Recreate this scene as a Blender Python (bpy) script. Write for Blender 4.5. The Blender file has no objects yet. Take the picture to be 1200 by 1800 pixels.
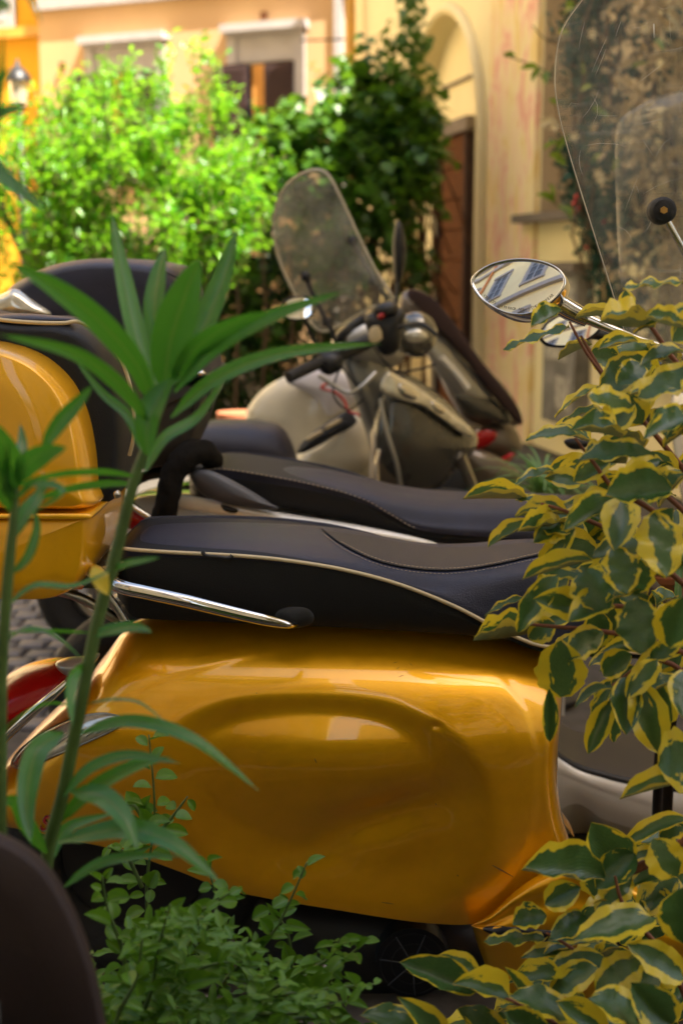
import bpy, bmesh, math, random
import numpy as np
from mathutils import Vector, Matrix, noise
from mathutils.bvhtree import BVHTree
rnd = random.Random(7)
R = math.radians
C = bpy.context.scene.collection
SC = bpy.context.scene

# ------------------------------------------------------------------ camera, sky, sun, exposure
CAM = Vector((0, 0, 1.2)); PITCH = R(10.2); FPX = 2400.0
cd = bpy.data.cameras.new('camera'); cam = bpy.data.objects.new('camera', cd); C.objects.link(cam)
cam.location = CAM; cam.rotation_euler = (R(90) - PITCH, 0, 0)
cd.sensor_fit = 'VERTICAL'; cd.sensor_height = 36.0; cd.lens = 36.0 * FPX / 1800.0
cd.clip_start = 0.05; cd.clip_end = 400
cd.dof.use_dof = True; cd.dof.focus_distance = 1.93; cd.dof.aperture_fstop = 3.9
cd.dof.aperture_blades = 9
SC.camera = cam
SUN_EL, SUN_AZ = 59.0, (0.36, -0.36)
w = bpy.data.worlds.new('World'); SC.world = w; w.use_nodes = True
nt = w.node_tree; bg = nt.nodes['Background']; sky = nt.nodes.new('ShaderNodeTexSky')
sky.sky_type = 'NISHITA'; sky.sun_disc = False
sky.sun_elevation = R(SUN_EL); sky.sun_rotation = math.atan2(SUN_AZ[0], SUN_AZ[1])
sky.air_density = 1.0; sky.dust_density = 3.0; sky.ozone_density = 0.3
wbm = nt.nodes.new('ShaderNodeMix'); wbm.data_type = 'RGBA'; wbm.blend_type = 'MULTIPLY'; wbm.inputs[0].default_value = 1; wbm.inputs[7].default_value = (1.0, .95, .90, 1)
nt.links.new(sky.outputs[0], wbm.inputs[6]); nt.links.new(wbm.outputs[2], bg.inputs[0]); bg.inputs[1].default_value = 0.085
sl = bpy.data.lights.new('sun', 'SUN'); sl.energy = 5.0; sl.angle = R(0.6); sl.color = (1.0, 0.92, 0.78)
so = bpy.data.objects.new('sun', sl); C.objects.link(so)
sv = Vector((SUN_AZ[0], SUN_AZ[1], 0)).normalized() * math.cos(R(SUN_EL)) + Vector((0, 0, math.sin(R(SUN_EL))))
so.rotation_euler = sv.to_track_quat('Z', 'Y').to_euler(); so.location = (2, -4, 30)
SC.view_settings.view_transform = 'Standard'; SC.view_settings.look = 'None'
SC.view_settings.exposure = 2.4; SC.view_settings.gamma = 1.0
SC.render.engine = 'CYCLES'
SC.cycles.use_denoising = True
SC.cycles.max_bounces = 8; SC.cycles.transparent_max_bounces = 12
SC.cycles.sample_clamp_indirect = 6

# ------------------------------------------------------------------ pixel (1200 x 1800 photograph) <-> place
FW = Vector((0, math.cos(PITCH), -math.sin(PITCH))); UP = Vector((0, math.sin(PITCH), math.cos(PITCH)))
def ray(px, py): return FW + Vector((1, 0, 0)) * ((px - 600) / FPX) + UP * ((900 - py) / FPX)
def P(px, py, Y):
    r = ray(px, py); return CAM + r * (Y / r.y)
def proj(p):
    d = p - CAM; f = d.dot(FW); return 600 + d.x / f * FPX, 900 - d.dot(UP) / f * FPX
def ppm(Y): return FPX / Y      # pixels per metre at distance Y
def interp(tab, x):
    if x <= tab[0][0]: return tab[0][1]
    for a, b in zip(tab, tab[1:]):
        if x <= b[0]: return a[1] + (b[1] - a[1]) * (x - a[0]) / (b[0] - a[0])
    return tab[-1][1]
def sinterp(tab, x):            # smooth (monotone-ish catmull) table lookup
    n = len(tab)
    if x <= tab[0][0]: return tab[0][1]
    if x >= tab[-1][0]: return tab[-1][1]
    for i in range(n - 1):
        if x <= tab[i + 1][0]:
            x0, y0 = tab[i]; x1, y1 = tab[i + 1]
            m0 = (y1 - tab[i - 1][1]) / (x1 - tab[i - 1][0]) if i > 0 else (y1 - y0) / (x1 - x0)
            m1 = (tab[i + 2][1] - y0) / (tab[i + 2][0] - x0) if i + 2 < n else (y1 - y0) / (x1 - x0)
            h = x1 - x0; t = (x - x0) / h
            return (2*t**3-3*t*t+1)*y0 + (t**3-2*t*t+t)*h*m0 + (-2*t**3+3*t*t)*y1 + (t**3-t*t)*h*m1
def sstep(a, b, x):
    t = max(0, min(1, (x - a) / (b - a))); return t * t * (3 - 2 * t)
def catmull(pts, n=8, closed=False):
    pts = [tuple(p) for p in pts]; m = len(pts); out = []
    rng = range(m) if closed else range(m - 1)
    for i in rng:
        g = (lambda k: pts[k % m]) if closed else (lambda k: pts[max(0, min(m - 1, k))])
        p0, p1, p2, p3 = g(i - 1), g(i), g(i + 1), g(i + 2)
        for k in range(n):
            t = k / n
            out.append(tuple(0.5 * (2*b + (c-a)*t + (2*a-5*b+4*c-d)*t*t + (-a+3*b-3*c+d)*t**3) for a, b, c, d in zip(p0, p1, p2, p3)))
    if not closed: out.append(pts[-1])
    return out

# ------------------------------------------------------------------ object helpers
ROOT = {}
def wl(o): return ROOT.get(o.name, Vector((0, 0, 0))) if o else Vector((0, 0, 0))
def tag(o, label, cat, group=None, kind=None):
    if label: o['label'] = label
    if cat: o['category'] = cat
    if group: o['group'] = group
    if kind: o['kind'] = kind
    return o
def thing(name, loc, label, cat, group=None):
    o = bpy.data.objects.new(name, None); C.objects.link(o); o.location = loc; o.empty_display_size = 0.05
    ROOT[o.name] = Vector(loc); return tag(o, label, cat, group)
def mk(name, V, F, mat, parent=None, smooth=True, kind=None, label=None, sharp=None, uv=None, top=None):
    o0 = wl(parent); me = bpy.data.meshes.new(name)
    if parent is None and top is not None: o0 = Vector(top)
    V = np.array([tuple(v) for v in V], dtype=float) - np.array(o0)
    me.from_pydata(V.tolist(), [], [tuple(f) for f in F]); me.validate(verbose=False)
    if uv is not None:
        l = me.uv_layers.new(name='UVMap'); vi = np.zeros(len(me.loops), dtype=int); me.loops.foreach_get('vertex_index', vi)
        l.data.foreach_set('uv', np.array(uv, dtype=float)[vi].ravel())
    if smooth:
        me.polygons.foreach_set('use_smooth', [True] * len(me.polygons))
        if sharp: me.set_sharp_from_angle(angle=R(sharp))
    me.materials.append(mat)
    o = bpy.data.objects.new(name, me); C.objects.link(o)
    if parent: o.parent = parent; ROOT[o.name] = o0
    elif top is not None: o.location = top; ROOT[o.name] = Vector(top)
    if kind: o['kind'] = kind
    if label: o['label'] = label
    return o
def inst(name, me, M, parent):       # a further object on a shared mesh
    o = bpy.data.objects.new(name, me); C.objects.link(o); o.parent = parent
    o.matrix_local = Matrix.Translation(-wl(parent)) @ M; return o
class MB:
    def __init__(s): s.v = []; s.f = []; s.uv = []
    def add(s, V, F, uv=None):
        n = len(s.v); s.v += [tuple(v) for v in V]; s.f += [tuple(i + n for i in f) for f in F]
        s.uv += (uv if uv else [(0, 0)] * len(V)); return s
    def box(s, a, b, frame=None):
        x0, y0, z0 = a; x1, y1, z1 = b
        V = [Vector((x, y, z)) for z in (z0, z1) for y in (y0, y1) for x in (x0, x1)]
        if frame: V = [frame(v) for v in V]
        return s.add(V, [(0,2,3,1),(4,5,7,6),(0,1,5,4),(2,6,7,3),(0,4,6,2),(1,3,7,5)])
    def tube(s, pts, rad, n=8, cap=True, flat=1.0):
        V, F = tube_vf(pts, rad, n, cap, flat); return s.add(V, F)
    def mk(s, name, mat, parent=None, **k):
        if any(u != (0, 0) for u in s.uv): k['uv'] = s.uv
        return mk(name, s.v, s.f, mat, parent, **k)
def tube_vf(pts, rad, n=8, cap=True, flat=1.0):
    pts = [Vector(p) for p in pts]; m = len(pts)
    if not hasattr(rad, '__len__'): rad = [rad] * m
    elif len(rad) != m:
        rr = list(rad); rad = [interp([(k / (len(rr) - 1), v) for k, v in enumerate(rr)], i / (m - 1)) for i in range(m)]
    V = []; F = []; up = None
    for i in range(m):
        t = (pts[min(m - 1, i + 1)] - pts[max(0, i - 1)])
        if t.length < 1e-9: t = Vector((0, 0, 1))
        t.normalize()
        if up is None:
            up = Vector((0, 1, 0)) if abs(t.y) < 0.8 else Vector((0, 0, 1))
        a = (up - t * up.dot(t)).normalized(); b = t.cross(a); up = a
        for k in range(n):
            an = 2 * math.pi * k / n; V.append(pts[i] + (a * math.cos(an) * flat + b * math.sin(an)) * rad[i])
    for i in range(m - 1):
        for k in range(n):
            F.append((i*n+k, i*n+(k+1) % n, (i+1)*n+(k+1) % n, (i+1)*n+k))
    if cap: F.append(tuple(range(n))[::-1]); F.append(tuple((m-1)*n + k for k in range(n)))
    return V, F
def tube(name, pts, rad, mat, parent=None, n=10, sm=6, **k):
    if sm: pts = catmull(pts, sm)
    V, F = tube_vf(pts, rad, n); return mk(name, V, F, mat, parent, sharp=60, **k)
def pxtube(name, pts, rad, mat, parent=None, **k):     # pts (px,py,Y)
    return tube(name, [P(*p) for p in pts], rad, mat, parent, **k)
def puff_vf(outline, Yf, front, back=None, rings=7, sm=5, power=2.0, flatc=0.0, side=0.0):
    """closed outline (px) round a body with real depth: Yf(px,py) or number gives the mid plane,
    front/back metres of bulge towards / away from the viewer side."""
    if not callable(Yf): y0 = Yf; Yf = lambda x, y: y0
    if back is None: back = front
    o = catmull(outline, sm, True) if sm else outline
    cx = sum(p[0] for p in o) / len(o); cy = sum(p[1] for p in o) / len(o); n = len(o)
    V = []; F = []
    def ring(t, d):
        for (x, y) in o:
            px = cx + (x - cx) * t; py = cy + (y - cy) * t
            p = P(px, py, Yf(px, py)); p.y += d; V.append(p)
    ts = [math.sin(k / rings * math.pi / 2) for k in range(rings)]
    prof = []
    for k in range(rings - 1, -1, -1): prof.append((1 - ts[k], -1))
    seq = []
    for k in range(rings):                      # from centre to rim, front
        a = (k + 0.35) / rings * math.pi / 2; seq.append((math.sin(a), -front * math.cos(a) ** (2 / power)))
    seq.append((1.0, 0 - side / 2))
    if side: seq.append((1.0, side / 2))
    for k in range(rings - 1, -1, -1):
        a = (k + 0.35) / rings * math.pi / 2; seq.append((math.sin(a), back * math.cos(a) ** (2 / power)))
    for t, d in seq: ring(t, d)
    for i in range(len(seq) - 1):
        for k in range(n): F.append((i*n+k, i*n+(k+1) % n, (i+1)*n+(k+1) % n, (i+1)*n+k))
    F.append(tuple(range(n))[::-1]); F.append(tuple((len(seq)-1)*n + k for k in range(n)))
    return V, F
def puff(name, outline, Yf, front, mat, parent=None, back=None, **k):
    kw = {q: k.pop(q) for q in ('rings', 'sm', 'power', 'side') if q in k}
    V, F = puff_vf(outline, Yf, front, back, **kw); return mk(name, V, F, mat, parent, **k)

# ------------------------------------------------------------------ materials
def mat(name, col, rough=0.5, metal=0.0, coat=0.0, coat_rough=0.05, var=0.0, vscale=8.0, col2=None, bump=0.0, bscale=60.0,
        trans=0.0, ior=1.45, spec=0.5, sheen=0.0, stretch=None, emis=None, dirt=0.0):
    m = bpy.data.materials.new(name); m.use_nodes = True; n = m.node_tree.nodes; l = m.node_tree.links
    b = n['Principled BSDF']; b.inputs['Base Color'].default_value = (*col, 1); b.inputs['Roughness'].default_value = rough
    b.inputs['Metallic'].default_value = metal; b.inputs['Coat Weight'].default_value = coat; b.inputs['Coat Roughness'].default_value = coat_rough
    b.inputs['Transmission Weight'].default_value = trans; b.inputs['IOR'].default_value = ior; b.inputs['Specular IOR Level'].default_value = spec
    b.inputs['Sheen Weight'].default_value = sheen
    tc = n.new('ShaderNodeTexCoord'); src = tc.outputs['Object']
    if stretch:
        mp = n.new('ShaderNodeMapping'); mp.inputs['Scale'].default_value = stretch; l.new(src, mp.inputs[0]); src = mp.outputs[0]
    if var or col2:
        nz = n.new('ShaderNodeTexNoise'); nz.inputs['Scale'].default_value = vscale; nz.inputs['Detail'].default_value = 6; nz.inputs['Roughness'].default_value = .6
        l.new(src, nz.inputs['Vector']); rp = n.new('ShaderNodeValToRGB'); l.new(nz.outputs['Fac'], rp.inputs[0])
        c2 = col2 or tuple(c * (1 - var) for c in col); c1 = col if col2 else tuple(min(1, c * (1 + var)) for c in col)
        rp.color_ramp.elements[0].position = .35; rp.color_ramp.elements[1].position = .65
        rp.color_ramp.elements[0].color = (*c2, 1); rp.color_ramp.elements[1].color = (*c1, 1); l.new(rp.outputs[0], b.inputs['Base Color'])
        mr = n.new('ShaderNodeMapRange'); l.new(nz.outputs['Fac'], mr.inputs[0]); mr.inputs[3].default_value = max(0, rough - .08 - dirt); mr.inputs[4].default_value = min(1, rough + .08 + dirt)
        l.new(mr.outputs[0], b.inputs['Roughness'])
    if bump:
        nb = n.new('ShaderNodeTexNoise'); nb.inputs['Scale'].default_value = bscale; nb.inputs['Detail'].default_value = 5; l.new(src, nb.inputs['Vector'])
        bp = n.new('ShaderNodeBump'); bp.inputs['Strength'].default_value = bump; bp.inputs['Distance'].default_value = 0.01; l.new(nb.outputs['Fac'], bp.inputs['Height']); l.new(bp.outputs[0], b.inputs['Normal'])
    return m
def leaf_mat(name, c1, c2, back=None, rough=0.35, transl=0.3, rib=None, tcol=None, vscale=3.0):
    m = bpy.data.materials.new(name); m.use_nodes = True; n = m.node_tree.nodes; l = m.node_tree.links
    b = n['Principled BSDF']; b.inputs['Roughness'].default_value = rough; out = n['Material Output']
    oi = n.new('ShaderNodeObjectInfo'); tc = n.new('ShaderNodeTexCoord')
    nz = n.new('ShaderNodeTexNoise'); nz.inputs['Scale'].default_value = vscale; l.new(tc.outputs['Object'], nz.inputs['Vector'])
    ge = n.new('ShaderNodeNewGeometry'); ad = n.new('ShaderNodeMath'); ad.operation = 'ADD'; l.new(nz.outputs['Fac'], ad.inputs[0])
    mu = n.new('ShaderNodeMath'); mu.operation = 'MULTIPLY_ADD'; l.new(ge.outputs['Random Per Island'], mu.inputs[0]); mu.inputs[1].default_value = 1.2; mu.inputs[2].default_value = -.6
    mu2 = n.new('ShaderNodeMath'); mu2.operation = 'MULTIPLY_ADD'; l.new(oi.outputs['Random'], mu2.inputs[0]); mu2.inputs[1].default_value = .6; mu2.inputs[2].default_value = -.3
    ad2 = n.new('ShaderNodeMath'); ad2.operation = 'ADD'; l.new(mu.outputs[0], ad2.inputs[0]); l.new(mu2.outputs[0], ad2.inputs[1]); l.new(ad2.outputs[0], ad.inputs[1])
    mx = n.new('ShaderNodeMix'); mx.data_type = 'RGBA'; l.new(ad.outputs[0], mx.inputs[0]); mx.inputs[6].default_value = (*c1, 1); mx.inputs[7].default_value = (*c2, 1)
    col = mx.outputs[2]
    uv = n.new('ShaderNodeUVMap'); sp = n.new('ShaderNodeSeparateXYZ'); l.new(uv.outputs[0], sp.inputs[0])
    if rib:
        ab = n.new('ShaderNodeMath'); ab.operation = 'ABSOLUTE'; l.new(sp.outputs[1], ab.inputs[0])
        mr = n.new('ShaderNodeMapRange'); l.new(ab.outputs[0], mr.inputs[0]); mr.inputs[1].default_value = .04; mr.inputs[2].default_value = .12; mr.inputs[3].default_value = .8; mr.inputs[4].default_value = 0
        m2 = n.new('ShaderNodeMix'); m2.data_type = 'RGBA'; l.new(mr.outputs[0], m2.inputs[0]); l.new(col, m2.inputs[6]); m2.inputs[7].default_value = (*rib, 1); col = m2.outputs[2]
    if back:
        m3 = n.new('ShaderNodeMix'); m3.data_type = 'RGBA'; l.new(ge.outputs['Backfacing'], m3.inputs[0]); l.new(col, m3.inputs[6]); m3.inputs[7].default_value = (*back, 1); col = m3.outputs[2]
    l.new(col, b.inputs['Base Color'])
    # fine side veins as relief
    wv = n.new('ShaderNodeTexWave'); wv.inputs['Scale'].default_value = 6; wv.inputs['Distortion'].default_value = 2; l.new(uv.outputs[0], wv.inputs['Vector'])
    bp = n.new('ShaderNodeBump'); bp.inputs['Strength'].default_value = .12; bp.inputs['Distance'].default_value = .002; l.new(wv.outputs['Fac'], bp.inputs['Height']); l.new(bp.outputs[0], b.inputs['Normal'])
    tr = n.new('ShaderNodeBsdfTranslucent'); ms = n.new('ShaderNodeMixShader'); ms.inputs[0].default_value = transl
    if tcol: tr.inputs[0].default_value = (*tcol, 1)
    else: l.new(col, tr.inputs[0])
    l.new(b.outputs[0], ms.inputs[1]); l.new(tr.outputs[0], ms.inputs[2]); l.new(ms.outputs[0], out.inputs[0])
    return m
def veins(m, s, sc):
    for x in m.node_tree.nodes:
        if x.type == 'BUMP': x.inputs['Strength'].default_value = s
        if x.type == 'TEX_WAVE': x.inputs['Scale'].default_value = sc; x.bands_direction = 'DIAGONAL'
        if x.type == 'BSDF_PRINCIPLED': x.inputs['Specular IOR Level'].default_value = .8
    return m
def variegated(name):
    m = leaf_mat(name, (.048, .12, .032), (.09, .175, .05), rough=.24, transl=.38, rib=None, vscale=20)
    n = m.node_tree.nodes; l = m.node_tree.links; b = n['Principled BSDF']
    col = b.inputs['Base Color'].links[0].from_socket
    uv = [x for x in n if x.type == 'UVMAP'][0]; oi = [x for x in n if x.type == 'OBJECT_INFO'][0]; ge = [x for x in n if x.type == 'NEW_GEOMETRY'][0]
    sp = [x for x in n if x.type == 'SEPXYZ'][0]; tr = [x for x in n if x.type == 'BSDF_TRANSLUCENT'][0]
    cx = n.new('ShaderNodeCombineXYZ'); mm = n.new('ShaderNodeMath'); mm.operation = 'MULTIPLY'; mm.inputs[1].default_value = 37; l.new(oi.outputs['Random'], mm.inputs[0]); l.new(mm.outputs[0], cx.inputs[2])
    va = n.new('ShaderNodeVectorMath'); l.new(uv.outputs[0], va.inputs[0]); l.new(cx.outputs[0], va.inputs[1])
    nz = n.new('ShaderNodeTexNoise'); nz.inputs['Scale'].default_value = 2.6; nz.inputs['Detail'].default_value = 4; l.new(va.outputs[0], nz.inputs['Vector'])
    ab = n.new('ShaderNodeMath'); ab.operation = 'ABSOLUTE'; l.new(sp.outputs[1], ab.inputs[0])
    ma = n.new('ShaderNodeMath'); ma.operation = 'MULTIPLY_ADD'; l.new(nz.outputs['Fac'], ma.inputs[0]); ma.inputs[1].default_value = 1.45
    rr_ = n.new('ShaderNodeMath'); rr_.operation = 'MULTIPLY_ADD'; l.new(oi.outputs['Random'], rr_.inputs[0]); rr_.inputs[1].default_value = .40; l.new(ab.outputs[0], rr_.inputs[2]); l.new(rr_.outputs[0], ma.inputs[2])
    mr = n.new('ShaderNodeMapRange'); l.new(ma.outputs[0], mr.inputs[0]); mr.inputs[1].default_value = 1.56; mr.inputs[2].default_value = 1.62
    mx = n.new('ShaderNodeMix'); mx.data_type = 'RGBA'; l.new(mr.outputs[0], mx.inputs[0]); l.new(col, mx.inputs[6]); mx.inputs[7].default_value = (.80, .64, .035, 1)
    # paler olive, silvery underside
    bk = n.new('ShaderNodeMix'); bk.data_type = 'RGBA'; l.new(mr.outputs[0], bk.inputs[0]); bk.inputs[6].default_value = (.17, .17, .06, 1); bk.inputs[7].default_value = (.55, .42, .05, 1)
    m3 = n.new('ShaderNodeMix'); m3.data_type = 'RGBA'; l.new(ge.outputs['Backfacing'], m3.inputs[0]); l.new(mx.outputs[2], m3.inputs[6]); l.new(bk.outputs[2], m3.inputs[7])
    l.new(m3.outputs[2], b.inputs['Base Color']); l.new(m3.outputs[2], tr.inputs[0])
    return m
def sheet_mat(name, tint, haze=0.06, scr=0.0, gl=0.05):   # thin clear plastic: mostly clear, a mirror sheen at grazing angles, a little dust
    m = bpy.data.materials.new(name); m.use_nodes = True; n = m.node_tree.nodes; l = m.node_tree.links; n.remove(n['Principled BSDF'])
    t = n.new('ShaderNodeBsdfTransparent'); t.inputs[0].default_value = (*tint, 1)
    g = n.new('ShaderNodeBsdfGlossy'); g.inputs['Roughness'].default_value = gl
    fr = n.new('ShaderNodeLayerWeight'); fr.inputs[0].default_value = .2
    a = n.new('ShaderNodeMixShader'); mf = n.new('ShaderNodeMath'); mf.operation = 'MULTIPLY_ADD'; l.new(fr.outputs['Fresnel'], mf.inputs[0]); mf.inputs[1].default_value = .10; mf.inputs[2].default_value = .0
    l.new(mf.outputs[0], a.inputs[0]); l.new(t.outputs[0], a.inputs[1]); l.new(g.outputs[0], a.inputs[2])
    d = n.new('ShaderNodeBsdfDiffuse'); d.inputs[0].default_value = (.6, .58, .52, 1)
    tc = n.new('ShaderNodeTexCoord')
    nz = n.new('ShaderNodeTexNoise'); nz.inputs['Scale'].default_value = 9; nz.inputs['Detail'].default_value = 8; l.new(tc.outputs['Object'], nz.inputs['Vector'])
    mr = n.new('ShaderNodeMapRange'); l.new(nz.outputs['Fac'], mr.inputs[0]); mr.inputs[1].default_value = .3; mr.inputs[2].default_value = .8; mr.inputs[3].default_value = haze * .5; mr.inputs[4].default_value = haze * 2
    f = mr.outputs[0]
    if scr:
        prev = f
        for k, ang in enumerate((20, 75, 130, 50)):
            mp = n.new('ShaderNodeMapping'); mp.inputs['Rotation'].default_value = (0, R(ang), 0); mp.inputs['Scale'].default_value = (5, 1, 130); l.new(tc.outputs['Object'], mp.inputs[0])
            ns = n.new('ShaderNodeTexNoise'); ns.inputs['Scale'].default_value = 2.0; ns.inputs['Detail'].default_value = 2; ns.inputs['Distortion'].default_value = .6; l.new(mp.outputs[0], ns.inputs['Vector'])
            m2 = n.new('ShaderNodeMapRange'); l.new(ns.outputs['Fac'], m2.inputs[0]); m2.inputs[1].default_value = .66; m2.inputs[2].default_value = .74; m2.inputs[3].default_value = 0; m2.inputs[4].default_value = scr
            ad = n.new('ShaderNodeMath'); l.new(prev, ad.inputs[0]); l.new(m2.outputs[0], ad.inputs[1]); prev = ad.outputs[0]
        f = prev
    b = n.new('ShaderNodeMixShader'); l.new(f, b.inputs[0]); l.new(a.outputs[0], b.inputs[1]); l.new(d.outputs[0], b.inputs[2])
    l.new(b.outputs[0], n['Material Output'].inputs[0]); return m

M = {}
M['yellow'] = mat('yellow_paint', (.90, .43, .002), .34, .55, 1.0, .03, var=.03, vscale=30, bump=.015, bscale=900)
M['yellow_case'] = mat('yellow_case_paint', (.88, .43, .002), .4, .35, 1.0, .05, var=.03, vscale=20)
M['cream_paint'] = mat('cream_paint', (.66, .60, .46), .3, 0, .8, .05, var=.04)
M['white_paint'] = mat('pearl_white_paint', (.80, .76, .68), .25, .05, 1.0, .04, var=.03)
M['vinyl'] = mat('seat_vinyl', (.020, .021, .040), .38, var=.25, vscale=7, bump=.3, bscale=500, spec=.42)  # blue in the base colour imitates sky sheen on the cushions
M['vinyl_b'] = mat('brown_grained_vinyl', (.040, .033, .034), .46, var=.25, vscale=6, bump=.5, bscale=500, spec=.42)
M['vinyl_side'] = mat('seat_side_vinyl', (.010, .010, .011), .55, bump=.2, bscale=500, spec=.35)
M['piping'] = mat('cream_piping', (.62, .50, .30), .5)
M['thread'] = mat('pale_thread', (.45, .36, .26), .8)
M['thread_dark'] = mat('dark_seam', (.008, .008, .01), .7)
M['plastic'] = mat('black_plastic', (.014, .014, .016), .42, bump=.1, bscale=400)
M['plastic_g'] = mat('grey_plastic', (.07, .072, .085), .4, var=.1)
M['rubber'] = mat('tyre_rubber', (.018, .017, .017), .75, bump=.3, bscale=90)
M['chrome'] = mat('chrome', (.70, .67, .62), .07, 1.0, var=.05, vscale=15)
M['steel'] = mat('dull_steel', (.45, .42, .36), .3, 1.0, var=.1)
M['red_lens'] = mat('red_lens', (.36, .004, .004), .22, 0, .25, .1, spec=.4)
M['orange_lens'] = mat('orange_lens', (.75, .16, .02), .15, 0, 1.0)
M['clear_lens'] = mat('clear_lens', (.62, .58, .46), .12, .5, 1.0, .03, var=.25, vscale=30)
M['graphite'] = mat('graphite_paint', (.055, .053, .045), .28, .3, .9, .06, var=.05)
M['brown_paint'] = mat('bronze_paint', (.13, .10, .07), .35, .4, .8, .08, var=.05)
M['silver'] = mat('silver_paint', (.40, .39, .36), .32, .6, .6)
M['mirror'] = mat('mirror_glass', (.92, .92, .92), .01, 1.0)
M['badge'] = mat('badge_red', (.5, .01, .01), .3, 0, .8)
M['fabric'] = mat('black_fabric', (.012, .011, .010), .95, bump=.5, bscale=60, spec=.1)
M['board'] = mat('brown_board', (.030, .019, .017), .6, spec=.3, var=.08, vscale=3, bump=.1, bscale=200)
M['clear'] = sheet_mat('clear_windscreen', (.95, .95, .93), .075, .10)
M['clear2'] = sheet_mat('clear_windscreen_far', (.95, .95, .90), .17, .12)
M['smoke'] = sheet_mat('smoked_windscreen', (.35, .30, .22), .10, 0)
M['smoke_glass'] = mat('smoky_lens', (.16, .15, .12), .12, .6, 1.0, .04, var=.3, vscale=14)
M['edge'] = mat('screen_edge', (.50, .45, .34), .3)
M['soil'] = mat('soil', (.035, .025, .018), .95, var=.3, vscale=20, bump=.8, bscale=30)
M['terracotta'] = mat('terracotta', (.38, .13, .06), .75, var=.15)
M['concrete'] = mat('concrete', (.22, .20, .18), .85, var=.2, bump=.3)
M['cobble'] = mat('basalt_cobble', (.10, .095, .10), .6, var=.25, vscale=9, bump=.5, bscale=40)
M['joint'] = mat('joint_sand', (.07, .06, .05), .95, var=.3, vscale=14)
M['wall'] = mat('cream_render', (.86, .76, .48), .85, spec=.1, col2=(.80, .69, .43), vscale=1.6, bump=.12, bscale=14)
M['wall_b'] = mat('shade_beige_reveal', (.50, .40, .27), .85, spec=.1, var=.08, vscale=3)  # wall tone darkened in colour for the shade inside the window recess
M['facade'] = mat('apricot_render', (.54, .36, .19), .9, spec=.1, col2=(.49, .32, .175), vscale=1.0, bump=.1, bscale=10)
M['ochre'] = mat('ochre_render', (.62, .33, .03), .9, spec=.1, var=.06, vscale=1.5)
M['stone'] = mat('grey_stone_trim', (.36, .34, .345), .8, var=.08, vscale=5)
M['stone_d'] = mat('dark_stone', (.17, .14, .12), .85, var=.15, vscale=5)
M['shutter'] = mat('brown_shutter', (.045, .028, .028), .8, spec=.15, var=.1)
M['curtain'] = mat('orange_curtain', (.55, .25, .05), .8, var=.15, stretch=(12, 12, 1))
M['glass_d'] = mat('window_glass', (.03, .035, .045), .04, 0, spec=.9)
M['curtained'] = mat('curtained_pane', (.10, .105, .12), .35, spec=.25)
M['door'] = mat('door_wood', (.12, .045, .016), .8, spec=.12, col2=(.07, .025, .010), vscale=3, stretch=(2, 2, 14), bump=.3, bscale=10)
M['copper'] = mat('ochre_pipe', (.52, .28, .05), .5, var=.15)
M['pipe_o'] = mat('orange_pipe', (.55, .20, .05), .5)
M['window_grey'] = mat('grey_window_paint', (.34, .36, .42), .5)
M['bark'] = mat('bark', (.12, .08, .05), .9, var=.3, bump=.8, bscale=30)
M['twig'] = mat('red_brown_twig', (.20, .07, .03), .6, var=.2, vscale=30)
M['gstem'] = mat('green_stem', (.07, .12, .025), .5, var=.2, vscale=30)
M['brown_vine'] = mat('dry_vine', (.11, .05, .02), .85, var=.3)
M['olea'] = leaf_mat('oleander_leaf', (.022, .13, .030), (.05, .20, .025), back=(.07, .20, .03), rough=.26, transl=.38, tcol=(.10, .34, .02), rib=(.17, .21, .07), vscale=4)
M['olea_y'] = leaf_mat('yellowed_leaf', (.6, .45, .02), (.5, .4, .03), transl=.3)
M['elae'] = veins(variegated('variegated_leaf'), .18, 6); veins(M['olea'], .25, 8)
M['weed'] = leaf_mat('weed_leaf', (.06, .17, .008), (.12, .26, .015), rough=.40, transl=.40, rib=(.12, .22, .06))
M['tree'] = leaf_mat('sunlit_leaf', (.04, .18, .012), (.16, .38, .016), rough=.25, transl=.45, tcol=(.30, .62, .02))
M['ivy'] = leaf_mat('ivy_leaf', (.025, .09, .010), (.07, .17, .016), rough=.40, transl=.3, tcol=(.14, .30, .012))
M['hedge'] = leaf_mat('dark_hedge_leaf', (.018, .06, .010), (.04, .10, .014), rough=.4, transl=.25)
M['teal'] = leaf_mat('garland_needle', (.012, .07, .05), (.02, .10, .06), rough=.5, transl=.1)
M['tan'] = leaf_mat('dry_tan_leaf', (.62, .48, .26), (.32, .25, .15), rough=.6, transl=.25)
M['grass'] = leaf_mat('strap_leaf', (.10, .24, .05), (.16, .32, .08), rough=.35, transl=.3, rib=(.35, .42, .2))
M['berry'] = mat('red_berry', (.50, .015, .02), .35, 0, .3)
M['flower'] = mat('cream_flower', (.75, .65, .42), .7)

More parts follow.
